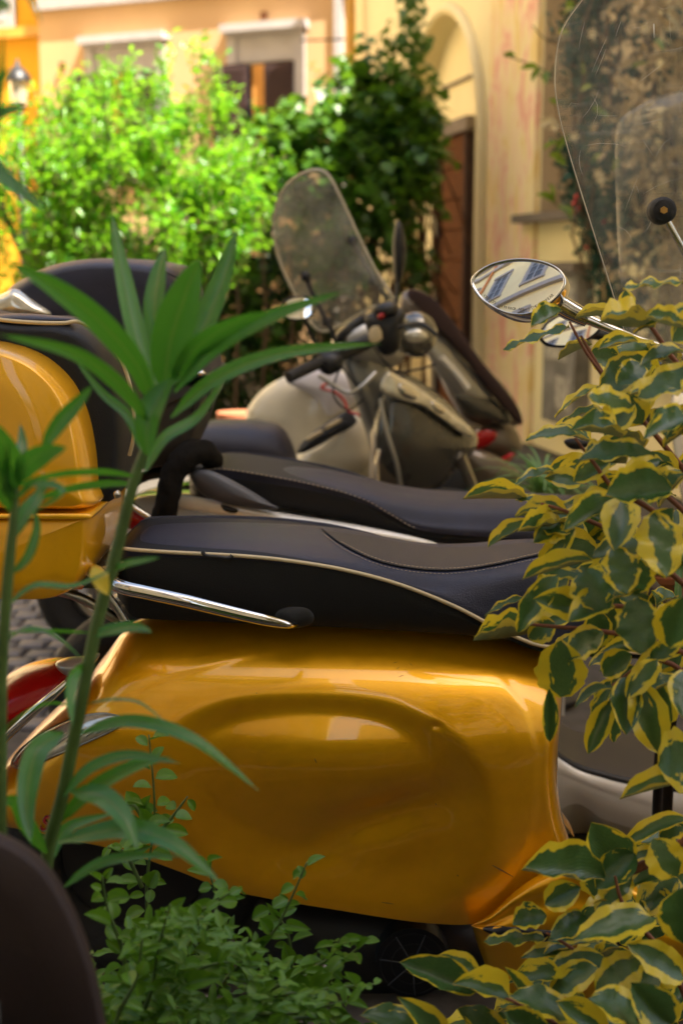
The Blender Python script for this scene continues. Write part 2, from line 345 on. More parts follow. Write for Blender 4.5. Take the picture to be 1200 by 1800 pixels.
# ------------------------------------------------------------------ the wall on the right (foreshortened)
WD = Vector((-.208, .978, 0)).normalized(); WN = Vector((-WD.y, WD.x, 0)); W0 = Vector((.94, 11, 0))
def wf(v): return W0 + WD * v.x + WN * v.y + Vector((0, 0, v.z))          # (along, out, up) -> place
def W(px, py, off=0.0):
    r = ray(px, py); o = W0 + WN * off; t = (o - CAM).dot(WN) / r.dot(WN); p = CAM + r * t; q = p - W0
    return q.dot(WD), p.z
def s_of(px, off=0.0): return W(px, 468, off)[0]
pink = mat('stained_render', (.78, .62, .31), .85, spec=.1)
n = pink.node_tree.nodes; l = pink.node_tree.links; tc = n.new('ShaderNodeTexCoord'); mp = n.new('ShaderNodeMapping'); mp.inputs['Scale'].default_value = (4.2, 4.2, 1.7); l.new(tc.outputs['Object'], mp.inputs[0])
nz = n.new('ShaderNodeTexNoise'); nz.inputs['Scale'].default_value = 1.5; nz.inputs['Detail'].default_value = 7; nz.inputs['Distortion'].default_value = 1.2; l.new(mp.outputs[0], nz.inputs['Vector'])
rp = n.new('ShaderNodeValToRGB'); l.new(nz.outputs['Fac'], rp.inputs[0]); e = rp.color_ramp.elements
e[0].position = .36; e[0].color = (.80, .60, .27, 1); e[1].position = .46; e[1].color = (.86, .73, .46, 1)
x = e.new(.56); x.color = (.86, .62, .46, 1); x = e.new(.61); x.color = (.78, .36, .30, 1); x = e.new(.68); x.color = (.86, .66, .45, 1)
l.new(rp.outputs[0], n['Principled BSDF'].inputs['Base Color'])

HW = 5.8
wall = thing('cream_building', wf(Vector((0, 0, 0))), 'cream rendered building on the right with an arched doorway and stained pilaster', 'building')
sA, sB = s_of(845), s_of(716)          # arch niche, near and far side
arc_c = (sA + sB) / 2; arc_r = (sB - sA) / 2; ztop_arch = W(790, 20)[1]; z_spring = ztop_arch - arc_r
b = MB()
s_near, s_far = s_of(1200) - 5.2, s_of(607)
sw0, sw1 = s_of(945), s_of(945) - 1.75; zw0 = W(945, 378)[1]; zw1 = zw0 + 2.3
b.box((sB, -.4, 0), (s_far, 0, HW), wf)
b.box((sw0, -.4, 0), (sA, 0, HW), wf)
b.box((sw1, -.4, 0), (sw0, 0, zw0), wf); b.box((sw1, -.4, zw1), (sw0, 0, HW), wf)
b.box((s_near, -.4, 0), (sw1, 0, HW), wf)
b.mk('wall', M['wall'], wall, smooth=False)
# arch hood: the wall above the arch opening, with its soffit
N = 20; V = []; F = []
for i in range(N + 1):
    a = math.pi * i / N; s = arc_c - arc_r * math.cos(a); z = z_spring + arc_r * math.sin(a)
    V += [wf(Vector((s, -.002, z))), wf(Vector((s, -.002, HW))), wf(Vector((s, -.30, z)))]
for i in range(N): F += [(3*i, 3*i+3, 3*i+4, 3*i+1), (3*i, 3*i+2, 3*i+5, 3*i+3)]
mk('arch_soffit', V, F, M['wall'], wall, smooth=False)
mk('niche_back', [wf(Vector(q)) for q in ((sA, -.18, 0), (sB, -.18, 0), (sB, -.18, ztop_arch + .1), (sA, -.18, ztop_arch + .1))], [(0, 1, 2, 3)], M['wall'], wall, smooth=False)
pts = [wf(Vector((sA - .03, .02, 0)))] + [wf(Vector((arc_c - (arc_r + .03) * math.cos(math.pi * i / 24), .02, z_spring + (arc_r + .03) * math.sin(math.pi * i / 24)))) for i in range(25)] + [wf(Vector((sB + .03, .02, 0)))]
V, F = tube_vf(pts, .045, 8); mk('arch_moulding', V, F, M['wall'], wall, sharp=50)
b = MB(); b.box((s_of(943), 0, 0), (s_of(862), .035, HW - .3), wf); b.mk('pilaster', pink, wall, smooth=False)
b = MB(); s0 = s_of(758); z0 = W(760, 165, -.18)[1]; b.box((sA + .01, -.178, z0 - .012), (s0 + .3, -.155, z0 + .012), wf); b.mk('cable', M['stone_d'], wall, smooth=False)
# window niche
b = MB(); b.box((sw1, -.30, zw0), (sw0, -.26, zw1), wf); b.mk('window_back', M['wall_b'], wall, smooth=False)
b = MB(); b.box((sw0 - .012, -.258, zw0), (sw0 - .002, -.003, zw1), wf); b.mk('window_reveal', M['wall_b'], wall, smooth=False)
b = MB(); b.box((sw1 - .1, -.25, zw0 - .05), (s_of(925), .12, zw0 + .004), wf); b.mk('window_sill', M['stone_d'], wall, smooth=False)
# door
d0, d1 = s_of(828, -.18), s_of(784, -.18); zd = W(806, 238, -.18)[1]
dr = b = MB(); b.box((d0 - .0, -.178, 0), (d1, -.15, zd), wf); door = b.mk('door', M['door'], wall, smooth=False)
np_ = 9
for i in range(np_):
    b = MB(); za = .02 + i * (zd - .04) / np_; b.box((d0 + .03, -.149, za), (d1 - .03, -.125, za + (zd - .04) / np_ - .018), wf); b.mk('plank', M['door'], door, smooth=False)
b = MB(); b.box((d0 - .09, -.177, zd + .002), (d1 + .05, -.09, zd + .11), wf); b.mk('door_lintel', M['stone_d'], wall, smooth=False)
b = MB(); b.box((d1 + .06, -.176, 0), (s_of(764, -.15), -.06, zd - .02), wf); b.mk('door_jamb', M['wall'], wall, smooth=False)
b = MB(); b.box((d1 + .004, -.175, 0), (d1 + .05, -.10, zd - .02), wf); b.box((d0 - .05, -.175, 0), (d0 - .004, -.10, zd - .02), wf); b.mk('door_frame', M['shutter'], wall, smooth=False)
# service box with stickers under the window
zb0, zb1 = W(1000, 742)[1], W(1000, 478)[1]
sx0, sx1 = s_of(1042), s_of(984)
box_ = thing('utility_cabinet', wf(Vector((sx1, 0, zb0))), 'weathered grey utility cabinet with torn stickers on the cream wall', 'utility box')
b = MB(); b.box((sx0, .001, zb0), (sx1, .10, zb1), wf); b.mk('cabinet', mat('weathered_grey', (.20, .19, .18), .7, var=.35, vscale=7), box_, smooth=False)
b = MB(); b.box((sx0 - .02, .001, zb1 + .001), (sx1 + .02, .14, zb1 + .06), wf); b.mk('lid', M['stone_d'], box_, smooth=False)
stk = mat('torn_sticker', (.55, .52, .45), .7, col2=(.18, .16, .16), vscale=22)
for (a, bb, za, zb_) in ((.1, .8, .72, .95), (.25, .9, .42, .66), (.1, .55, .1, .32)):
    b = MB(); L = sx1 - sx0; H = zb1 - zb0; b.box((sx0 + a * L, .1005, zb0 + za * H), (sx0 + bb * L, .104, zb0 + zb_ * H), wf); b.mk('sticker', stk, box_, smooth=False)
tag(pxtube('drainpipe', [(615, -120, 14.3), (616, 60, 14.3), (617, 420, 14.3), (617, 640, 14.3)], .05, M['copper'], None, sm=0, n=10, top=P(617, 640, 14.3)), 'ochre painted drainpipe at the far end of the cream building', 'drainpipe')

# ------------------------------------------------------------------ the far facades
FD = Vector((-.914, .407, 0)).normalized(); FN = Vector((-FD.y, FD.x, 0)) * 1
if FN.y > 0: FN = -FN
F0 = Vector((.03, 16, 0))
def ff(v): return F0 + FD * v.x + FN * v.y + Vector((0, 0, v.z))
def FQ(px, py, off=0.0):
    r = ray(px, py); o = F0 + FN * off; t = (o - CAM).dot(FN) / r.dot(FN); p = CAM + r * t; q = p - F0; return q.dot(FD), p.z
far = thing('apricot_building', ff(Vector((0, 0, 0))), 'apricot rendered apartment building with white trimmed shuttered windows', 'building')
t70 = FQ(70, 100)[0]
b = MB(); b.box((-1.5, -3, 0), (t70, 0, 8.5), ff); b.mk('wall', M['facade'], far, smooth=False)
z0 = FQ(70, 20)[1]; z1 = FQ(70, 5)[1]
b = MB(); b.box((-1.5, 0.001, z0), (t70 - .01, .08, z1 + .03), ff); b.mk('string_course', M['stone'], far, smooth=False)
b = MB(); t0 = FQ(604, 100)[0]; b.box((t0, .001, 0), (t0 + .10, .05, 8.4), ff); b.mk('corner_strip', M['stone'], far, smooth=False)
def fwin(px0, px1, pyt, nope=False):
    ta, _ = FQ(px1, pyt + 5); tb, _ = FQ(px0, pyt + 5); zt = (FQ((px0 + px1) / 2, pyt)[1]); wd = tb - ta
    f = MB(); f.box((ta - .04, .001, zt - .09), (tb + .04, .16, zt), ff); f.box((ta, .001, zt - .13), (tb, .10, zt - .091), ff)
    wn = f.mk('window', M['stone'], far, smooth=False)
    b = MB(); b.box((ta + .02, .001, zt - .42), (tb - .02, .035, zt - .131), ff); b.mk('window_head', M['stone'], wn, smooth=False)
    for q in ((ta, ta + .12), (tb - .12, tb)):
        b = MB(); b.box((q[0], .001, zt - 1.75), (q[1], .06, zt - .131), ff); b.mk('jamb', M['stone'], wn, smooth=False)
    b = MB(); b.box((ta + .125, .001, zt - 1.75), (tb - .125, .012, zt - .425), ff); b.mk('opening', M['glass_d'], wn, smooth=False)
    b = MB(); mid = ta + wd * .52; b.box((mid, .013, zt - 1.7), (mid + .16, .03, zt - .45), ff); b.mk('curtain', M['curtain'], wn, smooth=False)
    for (q0, q1, o) in ((ta + .125, mid - .02, .05), (tb - .28, tb + .16, .075)):
        b = MB(); b.box((q0, o, zt - 1.75), (q1, o + .03, zt - .44), ff); sh = b.mk('shutter', M['shutter'], wn, smooth=False)
        b = MB()
        for k in range(18): b.box((q0 + .04, o + .031, zt - 1.7 + k * .068), (q1 - .04, o + .042, zt - 1.7 + k * .068 + .04), ff)
        b.mk('slat', M['shutter'], sh, smooth=False, kind='stuff')
fwin(402, 537, 41); fwin(152, 292, 62)
b = MB(); V, F = tube_vf([P(530, 71, 16.1), P(606, 69, 15.7)], .012, 6); mk('wire', V, F, M['shutter'], far)
for (qx, qy) in ((465, 28), (112, 116)):
    tq, zq = FQ(qx, qy); b = MB(); b.box((tq - .03, .001, zq - .04), (tq + .03, .05, zq + .04), ff); b.mk('anchor_plate', M['door'], far, smooth=False)
och = thing('ochre_building', ff(Vector((t70, -1.0, 0))), 'ochre yellow building at the top left edge behind the lantern', 'building')
b = MB(); b.box((t70 + .02, -4, 0), (t70 + 4, -.25, 8.5), ff); b.mk('wall', M['ochre'], och, smooth=False)
zq = FQ(35, 68, -.25)[1]; b = MB(); b.box((t70 + .02, -.249, zq), (t70 + 4, -.12, zq + .12), ff); b.mk('string_course', M['copper'], och, smooth=False)
tq, zq = FQ(26, 52, -.2); b = MB(); b.box((tq, -.249, zq), (tq + .9, -.17, zq + 1.2), ff); wn = b.mk('window', M['stone'], och, smooth=False)
b = MB(); b.box((tq + .12, -.169, zq + .12), (tq + .8, -.16, zq + 1.2), ff); b.mk('pane', M['window_grey'], wn, smooth=False)
# lantern
LP = P(34, 190, 12.0)
lan = thing('street_lantern', (LP.x, LP.y, 0), 'old dark metal street lantern in front of the ochre wall', 'street lamp')
V, F = tube_vf([Vector((LP.x, LP.y, 0)), LP], [.05, .03], 8); mk('post', V, F, M['plastic'], lan)
def lathe(c, prof, n=16):
    V = []; F = []
    for (r, z) in prof:
        for k in range(n): a = 2*math.pi*k/n; V.append(c + Vector((r*math.cos(a), r*math.sin(a), z)))
    for i in range(len(prof)-1):
        for k in range(n): F.append((i*n+k, i*n+(k+1) % n, (i+1)*n+(k+1) % n, (i+1)*n+k))
    F.append(tuple(range(n))[::-1]); F.append(tuple((len(prof)-1)*n+k for k in range(n))); return V, F
V, F = lathe(LP, [(.03, 0), (.06, .02), (.085, .20), (.085, .22)], 6); mk('lamp_glass', V, F, M['clear_lens'], lan, sharp=30)
V, F = lathe(LP, [(.115, .221), (.11, .25), (.085, .29), (.045, .33), (.02, .345), (.02, .37), (.005, .40)], 12); mk('lamp_cap', V, F, M['plastic'], lan, sharp=60)

# ------------------------------------------------------------------ the house across the street, behind the photographer (seen in the mirror and the paint; it shades the scooters)
opp = thing('opposite_house', (0, -3.6, 0), 'tall cream house across the street reflected in the scooter mirror', 'building')
b = MB(); b.box((-13, -9, 0), (-.95, -3.6, 22)); b.box((.02, -9, 0), (16, -3.6, 22)); b.mk('wall', M['wall'], opp, smooth=False)
b = MB(); b.box((-13.2, -3.599, 21.4), (-.96, -3.3, 21.8)); b.box((.03, -3.599, 21.4), (16.2, -3.3, 21.8)); b.mk('cornice', M['stone'], opp, smooth=False)
for z in (5.0, 8.9, 13.0): b = MB(); b.box((-13, -3.599, z), (-.96, -3.42, z + .28)); b.box((.03, -3.599, z), (16, -3.42, z + .28)); b.mk('string_course', M['stone'], opp, smooth=False)
for z in (5.9, 9.9, 14.0):
    for k in range(8):
        x = -12.0 + k * 2.6 + (.35 if k == 4 else (.4 if k > 4 else 0))
        b = MB(); b.box((x - .15, -3.599, z - .1), (x + 1.25, -3.5, z + .06)); b.box((x - .12, -3.599, z + 1.85), (x + 1.22, -3.48, z + 2.05))
        b.box((x - .1, -3.598, z + .061), (x + .05, -3.53, z + 1.849)); b.box((x + 1.05, -3.598, z + .061), (x + 1.2, -3.53, z + 1.849)); wn = b.mk('window', M['stone'], opp, smooth=False)
        b = MB(); b.box((x + .051, -3.597, z + .07), (x + 1.049, -3.58, z + 1.84)); b.mk('pane', M['curtained'], wn, smooth=False)
        b = MB()
        for q in (.06, .52, .98): b.box((x + q, -3.579, z + .07), (x + q + .06, -3.55, z + 1.84))
        for q in (.07, .65, 1.22, 1.78): b.box((x + .121, -3.578, z + q), (x + .979, -3.552, z + q + .05))
        b.mk('frame', M['window_grey'], wn, smooth=False)
for x in (-10.3, -2.7, 5.4):
    V, F = tube_vf([(x, -3.5, 0), (x, -3.5, 18)], .09, 10); mk('drainpipe', V, F, M['pipe_o'], opp)

lft = thing('added_left_house', (-7, 9, 0), 'unseen yellow house added left of the lane to bounce warm sunlight', 'building')  # out of view, added to bounce warm sun onto the cream wall
b = MB(); b.box((-12, 1.5, 0), (-7, 20, 11)); b.mk('wall', mat('tan_render', (.74, .60, .36), .9, spec=.1), lft, smooth=False)
for yy in (3.5, 6.5, 9.5, 12.5):
    for z in (1.2, 4.6, 8.0):
        b = MB(); b.box((-6.999, yy, z), (-6.93, yy + 1.1, z + 1.9)); b.mk('window', M['shutter'], lft, smooth=False)
# ------------------------------------------------------------------ ground
G = mk('ground', [(-60, -40, -.012), (60, -40, -.012), (60, 90, -.012), (-60, 90, -.012)], [(0, 1, 2, 3)], M['joint'], None, smooth=False, kind='structure')
b = MB(); seg = .1
tb = []
for k in range(4):
    V = []; F = []; h = .0; bev = .008; q = .043; rr = random.Random(k)
    lo = [(sx * q + rr.uniform(-.003, .003), sy * q + rr.uniform(-.003, .003)) for sx, sy in ((-1, -1), (1, -1), (1, 1), (-1, 1))]
    V = [(x, y, -.02) for x, y in lo] + [(x, y, -.004) for x, y in lo] + [(x * .82, y * .82, .004) for x, y in lo] + [(0, 0, .006)]
    F = [(i, (i+1) % 4, 4+(i+1) % 4, 4+i) for i in range(4)] + [(4+i, 4+(i+1) % 4, 8+(i+1) % 4, 8+i) for i in range(4)] + [(8+i, 8+(i+1) % 4, 12) for i in range(4)]
    me = bpy.data.meshes.new('cobble'); me.from_pydata(V, [], F); me.materials.append(M['cobble']); me.polygons.foreach_set('use_smooth', [True]*len(me.polygons)); me.set_sharp_from_angle(angle=R(50)); tb.append(me)
for iy in range(24):
    for ix in range(12):
        x = -1.75 + ix * .094 + (.045 if iy % 2 else 0) + rnd.uniform(-.003, .003); y = 3.5 + iy * .094 + rnd.uniform(-.003, .003)
        inst('cobble', tb[rnd.randrange(4)], Matrix.Translation((x, y, rnd.uniform(-.004, .003))) @ Matrix.Rotation(rnd.uniform(-.08, .08), 4, 'Z'), G)
hb = thing('shade_hedge', (0, .55, 0), 'unseen dark box hedge added below the frame to darken the yellow scooter side', 'hedge')  # unseen block added to keep light off the lower yellow body
b = MB(); b.box((-2.2, .25, 0), (2.2, .82, .68)); b.mk('shade_hedge_body', mat('shade_hedge_leaves', (.02, .04, .01), .9, var=.4, vscale=40, bump=1, bscale=40, spec=.1), hb, smooth=False)
# planting trough the foreground plants stand in (its rim is just below the picture)
tr_ = thing('planting_trough', (0, 1.3, 0), 'low concrete trough at the bottom edge that the foreground plants grow from', 'planter')
b = MB()
for a, c in (((-1.1, .95, 0), (1.1, 1.0, .17)), ((-1.1, 1.62, 0), (1.1, 1.67, .17)), ((-1.15, .95, 0), (-1.101, 1.67, .17)), ((1.101, .95, 0), (1.15, 1.67, .17))): b.box(a, c)
b.mk('trough', M['concrete'], tr_, smooth=False)
b = MB(); b.box((-1.1, 1.001, .01), (1.1, 1.619, .14)); b.mk('earth', M['soil'], tr_, smooth=False)

# ------------------------------------------------------------------ leaf shapes
def oval_leaf(name, mt, wav=0.0, seed=0, nL=8, droop=.18, wide=.5, fold=.10, tip=1.0, matl=None):
    """leaf of length 1 along +Y, half width .5 at its widest, normal +Z"""
    r = random.Random(seed); V = []; F = []; UVs = []; ph = r.uniform(0, 6)
    cols = (-1, -.5, 0, .5, 1)
    for i in range(nL + 1):
        t = i / nL; wd = .5 * (math.sin(math.pi * t ** .92) ** .62) if 0 < t < 1 else .012
        wd = max(wd, .012)
        for c in cols:
            e = wav * abs(c) * math.sin(t * 17 + ph + c * 2) * .5
            V.append((c * wd * (1 + wav * .35 * math.sin(t * 23 + ph + 3 * c)), t, -droop * t * t + fold * abs(c) * wd * 2 + e * .35)); UVs.append((t, c))
    k = len(cols)
    for i in range(nL):
        for c in range(k - 1): F.append((i*k+c, i*k+c+1, (i+1)*k+c+1, (i+1)*k+c))
    return V, F, UVs
def leaf_me(name, mt, **k):
    V, F, U = oval_leaf(name, mt, **k); me = bpy.data.meshes.new(name); me.from_pydata(V, [], F)
    l = me.uv_layers.new(name='UVMap'); vi = np.zeros(len(me.loops), dtype=int); me.loops.foreach_get('vertex_index', vi); l.data.foreach_set('uv', np.array(U)[vi].ravel())
    me.polygons.foreach_set('use_smooth', [True]*len(me.polygons)); me.materials.append(mt); return me
def leafM(base, tip, width, nrm):
    d = (tip - base); L = d.length; d.normalize(); s = d.cross(nrm)
    if s.length < 1e-4: s = Vector((1, 0, 0))
    s.normalize(); nn = s.cross(d)
    m = Matrix(((s.x*width, d.x*L, nn.x*L, base.x), (s.y*width, d.y*L, nn.y*L, base.y), (s.z*width, d.z*L, nn.z*L, base.z), (0, 0, 0, 1))); return m
# simple small leaf (for masses): 2 folded quads
SV = [(0, 0, 0), (-.42, .38, .07), (-.30, .75, .03), (0, 1, -.12), (.30, .75, .03), (.42, .38, .07), (0, .5, -.03)]
SF = [(0, 6, 2, 1), (6, 3, 2), (0, 5, 4, 6), (6, 4, 3)]
SUV = [(0, 0), (.38, -1), (.75, -1), (1, 0), (.75, 1), (.38, 1), (.5, 0)]
HV = [(0, 0, 0), (-.45, -.12, .04), (-.55, .3, .02), (-.25, .6, .0), (0, 1, -.1), (.25, .6, 0), (.55, .3, .02), (.45, -.12, .04), (0, .4, -.05)]
HF = [(0, 8, 2, 1), (8, 4, 3, 2), (0, 7, 6, 8), (8, 6, 5, 4)]
HUV = [(0, 0), (0, -1), (.3, -1), (.6, -1), (1, 0), (.6, 1), (.3, 1), (0, 1), (.4, 0)]
def simple_me(name, V, F, U, mt):
    me = bpy.data.meshes.new(name); me.from_pydata(V, [], F); l = me.uv_layers.new(name='UVMap'); vi = np.zeros(len(me.loops), dtype=int); me.loops.foreach_get('vertex_index', vi)
    l.data.foreach_set('uv', np.array(U, dtype=float)[vi].ravel()); me.polygons.foreach_set('use_smooth', [True]*len(me.polygons)); me.materials.append(mt); return me
def leaf_mass(root, mats, mt, V, F, U, stuffname='foliage', leafname='leaf'):
    """first 300 (nearest to the lens) as parts, the rest as one stuff part"""
    mats.sort(key=lambda m: m.translation.y)
    step = max(1, len(mats) // 300) if len(mats) > 300 else 1
    me = simple_me(leafname, V, F, U, mt)
    for m in mats[:300]: inst(leafname, me, m, root)
    rest = mats[300:]
    if rest:
        Vn = np.array([(*v, 1) for v in V]); A = np.array([np.array(m) for m in rest]); W_ = np.einsum('nij,kj->nki', A, Vn)[:, :, :3].reshape(-1, 3)
        k = len(V); FF = [tuple(i + j * k for i in f) for j in range(len(rest)) for f in F]
        mk(stuffname, W_, FF, mt, root, kind='stuff', uv=U * len(rest))
def rv(s=1): return Vector((rnd.gauss(0, s), rnd.gauss(0, s), rnd.gauss(0, s)))
def sprays(n, sampler, L, leafL, per=7, up=Vector((0, 0, 1)), spread=.7, wr=.5, hang=0):
    out = []; tw = []
    for _ in range(n):
        p = sampler()
        if p is None: continue
        d = (up + rv(spread)).normalized(); q = p
        for k in range(per):
            t = k / per; c = p + d * (L * t)
            side = rv(1); side = (side - d * side.dot(d)).normalized()
            ld = (side * .9 + d * .5 + Vector((0, 0, -hang))).normalized(); s = leafL * rnd.uniform(.6, 1.15)
            nrm = (Vector((0, 0, 1)) + rv(.45)).normalized()
            out.append(leafM(c, c + ld * s, s * wr * rnd.uniform(.8, 1.3), nrm))
        tw.append((p, p + d * L))
    return out, tw
# ------------------------------------------------------------------ sunlit tree
tree = thing('citrus_tree', (-1.9, 9.4, 0), 'bushy tree with sunlit bright green leaves on the left', 'tree')
blobs = [(40, 330, 9.3, 110), (120, 270, 9.3, 120), (230, 240, 9.2, 120), (330, 260, 9.2, 115), (412, 270, 9.4, 62), (270, 130, 9.2, 45), (285, 85, 9.2, 26), (275, 50, 9.2, 14), (300, 68, 9.2, 13), (365, 125, 9.2, 32), (355, 85, 9.2, 15), (220, 110, 9.2, 18), (210, 165, 9.3, 45), (392, 205, 9.3, 42), (150, 170, 9.4, 40), (90, 190, 9.4, 50), (20, 220, 9.4, 60),
         (150, 380, 9.3, 100), (290, 360, 9.1, 100), (400, 350, 9.3, 80), (30, 430, 9.4, 80), (450, 300, 9.6, 60), (250, 440, 9.3, 70), (360, 430, 9.3, 60), (120, 420, 9.3, 60), (-60, 300, 9.4, 110)]
wts = [q[3] ** 2 for q in blobs]
def tree_s():
    x, y, Y, r = rnd.choices(blobs, wts)[0]; v = rv(1).normalized() * (rnd.random() ** .38); r *= .88
    c = P(x, y + 48 if r > 42 else y + 26, Y); m = r / ppm(Y); p_ = c + Vector((v.x * m, v.y * m * 1.1, v.z * m)); return p_ if noise.noise(p_ * 3.4) > -.03 else None
lm, tw = sprays(4200, tree_s, .22, .075, 7, Vector((0, 0, .8)), .55, .42)
b = MB()
for p, q in tw[::2]: b.tube([p - Vector((0, 0, .05)), q], [.004, .002], 3)
b.mk('branchlets', M['bark'], tree, kind='stuff')
tubes = [((-1.9, 9.5, 0), (-1.85, 9.4, .8), (-1.7, 9.3, 1.6), (-1.5, 9.2, 2.2)), ((-1.85, 9.4, .8), (-2.2, 9.4, 1.4), (-2.4, 9.3, 2.0)), ((-1.85, 9.4, .7), (-1.3, 9.3, 1.3), (-.9, 9.3, 1.8))]
mk('trunk', *tube_vf(catmull(tubes[0], 5), [.07, .05, .02], 8), M['bark'], tree)
for t_ in tubes[1:]: mk('limb', *tube_vf(catmull(t_, 5), [.045, .03, .012], 7), M['bark'], tree)
leaf_mass(tree, lm, M['tree'], SV, SF, SUV)
# dark hedge below and behind
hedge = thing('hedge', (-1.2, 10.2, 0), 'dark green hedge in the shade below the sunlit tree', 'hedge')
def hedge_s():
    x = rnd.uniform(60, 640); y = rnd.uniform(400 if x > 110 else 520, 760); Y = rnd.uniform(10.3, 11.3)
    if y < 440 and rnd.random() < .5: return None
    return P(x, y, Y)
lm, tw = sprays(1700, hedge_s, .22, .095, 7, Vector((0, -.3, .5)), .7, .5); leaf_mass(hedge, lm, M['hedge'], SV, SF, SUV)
b = MB()
for k in range(14): x = -2.2 + k * .2; b.tube([(x, 10.2, 0), (x + .05, 10.1, .9), (x, 10.2, 1.5)], [.02, .008], 5)
b.mk('stems', M['bark'], hedge, kind='stuff')
# climbing ivy against the cream building
ivy = thing('climbing_ivy', P(650, 790, 9.8), 'dark leafy climber growing up the cream wall beside the wooden door', 'climbing plant')
iv = [(640, 230, 10.1, 85), (560, 260, 9.8, 75), (700, 250, 10.0, 70), (690, 175, 10.2, 50), (655, 130, 10.3, 40), (715, 90, 10.4, 28), (712, 40, 10.4, 16), (735, 200, 10.0, 40), (640, 340, 9.8, 90), (720, 320, 9.8, 55), (520, 330, 9.9, 70), (560, 400, 10.2, 80), (745, 260, 9.8, 35), (600, 170, 10.2, 45), (480, 240, 9.7, 45), (430, 520, 10.4, 60), (470, 600, 10.4, 60), (620, 470, 9.9, 60), (700, 430, 9.9, 45), (730, 480, 9.9, 40), (760, 235, 9.9, 18)]
iw = [q[3] ** 2 for q in iv]
def ivy_s():
    x, y, Y, r = rnd.choices(iv, iw)[0]
    if y > 400 and rnd.random() < .35: return None
    v = rv(1).normalized() * (rnd.random() ** .4); c = P(x, y, Y); m = r / ppm(Y); return c + Vector((v.x*m, v.y*m*1.2, v.z*m))
lm, tw = sprays(1050, ivy_s, .20, .095, 5, Vector((0, -.2, .5)), .7, .8, hang=.5)
for (x0, y0, x1, y1, n_) in ((715, -40, 715, 130, 30), (640, 60, 625, 200, 22), (760, 100, 775, 230, 8), (540, 140, 620, 190, 12), (735, -10, 742, 90, 12)):
    for k in range(n_):
        t = (k + rnd.random()) / n_; c = P(x0 + (x1-x0)*t + rnd.gauss(0, 9), y0 + (y1-y0)*t, 10.2); d = Vector((rnd.gauss(0, 1), -.5, rnd.gauss(-.4, .5))).normalized()
        lm.append(leafM(c, c + d * .09, .08, (Vector((0, -.5, .8)) + rv(.4)).normalized()))
leaf_mass(ivy, lm, M['ivy'], HV, HF, HUV)
b = MB()
for k in range(150):
    x = rnd.uniform(590, 770); y = rnd.uniform(270, 560); p = P(x, y, rnd.uniform(9.8, 10.3)); q = p + Vector((rnd.gauss(0, .1), rnd.gauss(0, .05), -rnd.uniform(.2, .6)))
    b.tube([p, (p + q) / 2 + rv(.03), q], [.006, .010, .006], 4)
for k in range(6): x = 600 + k * 28; b.tube([P(x, 800, 9.9), P(x + 10, 500, 9.95), P(x - 10, 250, 10.1), P(660 + k * 8, 60, 10.4)], [.02, .012, .004], 5)
b.mk('dry_stems', M['brown_vine'], ivy, kind='stuff')
pot = thing('terracotta_pot', P(426, 782, 6.2), 'small terracotta pot half hidden behind the cream scooter', 'plant pot')
V, F = lathe(P(426, 782, 6.2), [(.07, 0), (.10, .10), (.115, .11), (.115, .15), (.10, .15)], 18); mk('pot', V, F, M['terracotta'], pot, sharp=40)

# garland with red berries and tan climber by the window
gar = thing('berry_garland', wf(Vector((s_of(1040), .2, 0))), 'dark teal garland with red berries hanging beside the window niche', 'garland')
lm = []
gp = catmull([(1000, 250, 7.6), (1015, 330, 7.5), (1040, 400, 7.4), (1060, 470, 7.3), (1075, 540, 7.25), (1085, 610, 7.2)], 12)
gp2 = catmull([(1060, -20, 7.3), (1020, 60, 7.4), (1035, 150, 7.3), (1060, 250, 7.2), (1075, 340, 7.2), (1085, 430, 7.2)], 12)
for g, wd_, n_ in ((gp, 24, 1500), (gp2, 36, 1900)):
    for k in range(n_):
        x, y, Y = g[rnd.randrange(len(g))]; c = P(x + rnd.gauss(0, wd_ * .6), y + rnd.gauss(0, 9), Y + rnd.gauss(0, .06)); d = rv(1).normalized()
        lm.append(leafM(c, c + d * rnd.uniform(.04, .07), .020, rv(1).normalized()))
leaf_mass(gar, lm, M['teal'], SV, SF, SUV, 'needles', 'needle_tuft')
for (x, y, r_) in ((1032, 288, 9), (1014, 346, 6), (1010, 358, 6), (1018, 366, 6), (1008, 372, 5), (1030, 436, 5), (1048, 205, 5), (1062, 390, 5)):
    c = P(x, y, 7.3); V, F = lathe(c, [(.0005, -1), (.7, -.7), (1, 0), (.7, .7), (.0005, 1)], 10); V = [c + (v - c) * (r_ / ppm(7.3)) for v in V]; mk('berry', V, F, M['berry'], gar)
tanp = thing('tan_climber', wf(Vector((s_of(1120), .1, 0))), 'dry tan and cream leaved climber behind the big clear windscreen', 'climbing plant')
lm = []
for k in range(1250):
    x = rnd.gauss(1140, 55); y = rnd.uniform(-40, 660)
    if x < 1045 + 20 * math.sin(y / 50): continue
    c = P(x, y, rnd.uniform(6.9, 7.3)); d = (rv(1) + Vector((0, -.2, -.6))).normalized(); s = rnd.uniform(.045, .10)
    if noise.noise(Vector((x * .03, y * .03, 3))) < -.05: continue
    lm.append(leafM(c, c + d * s, s * .55, (Vector((-.3, -1, .4)) + rv(.5)).normalized()))
leaf_mass(tanp, lm, M['tan'], SV, SF, SUV)
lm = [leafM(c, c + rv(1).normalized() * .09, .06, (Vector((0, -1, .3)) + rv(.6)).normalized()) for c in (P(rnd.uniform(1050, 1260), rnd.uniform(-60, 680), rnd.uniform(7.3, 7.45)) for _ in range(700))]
A = np.array([np.array(m_) for m_ in lm]); W_ = np.einsum('nij,kj->nki', A, np.array([(*v, 1) for v in SV]))[:, :, :3].reshape(-1, 3)
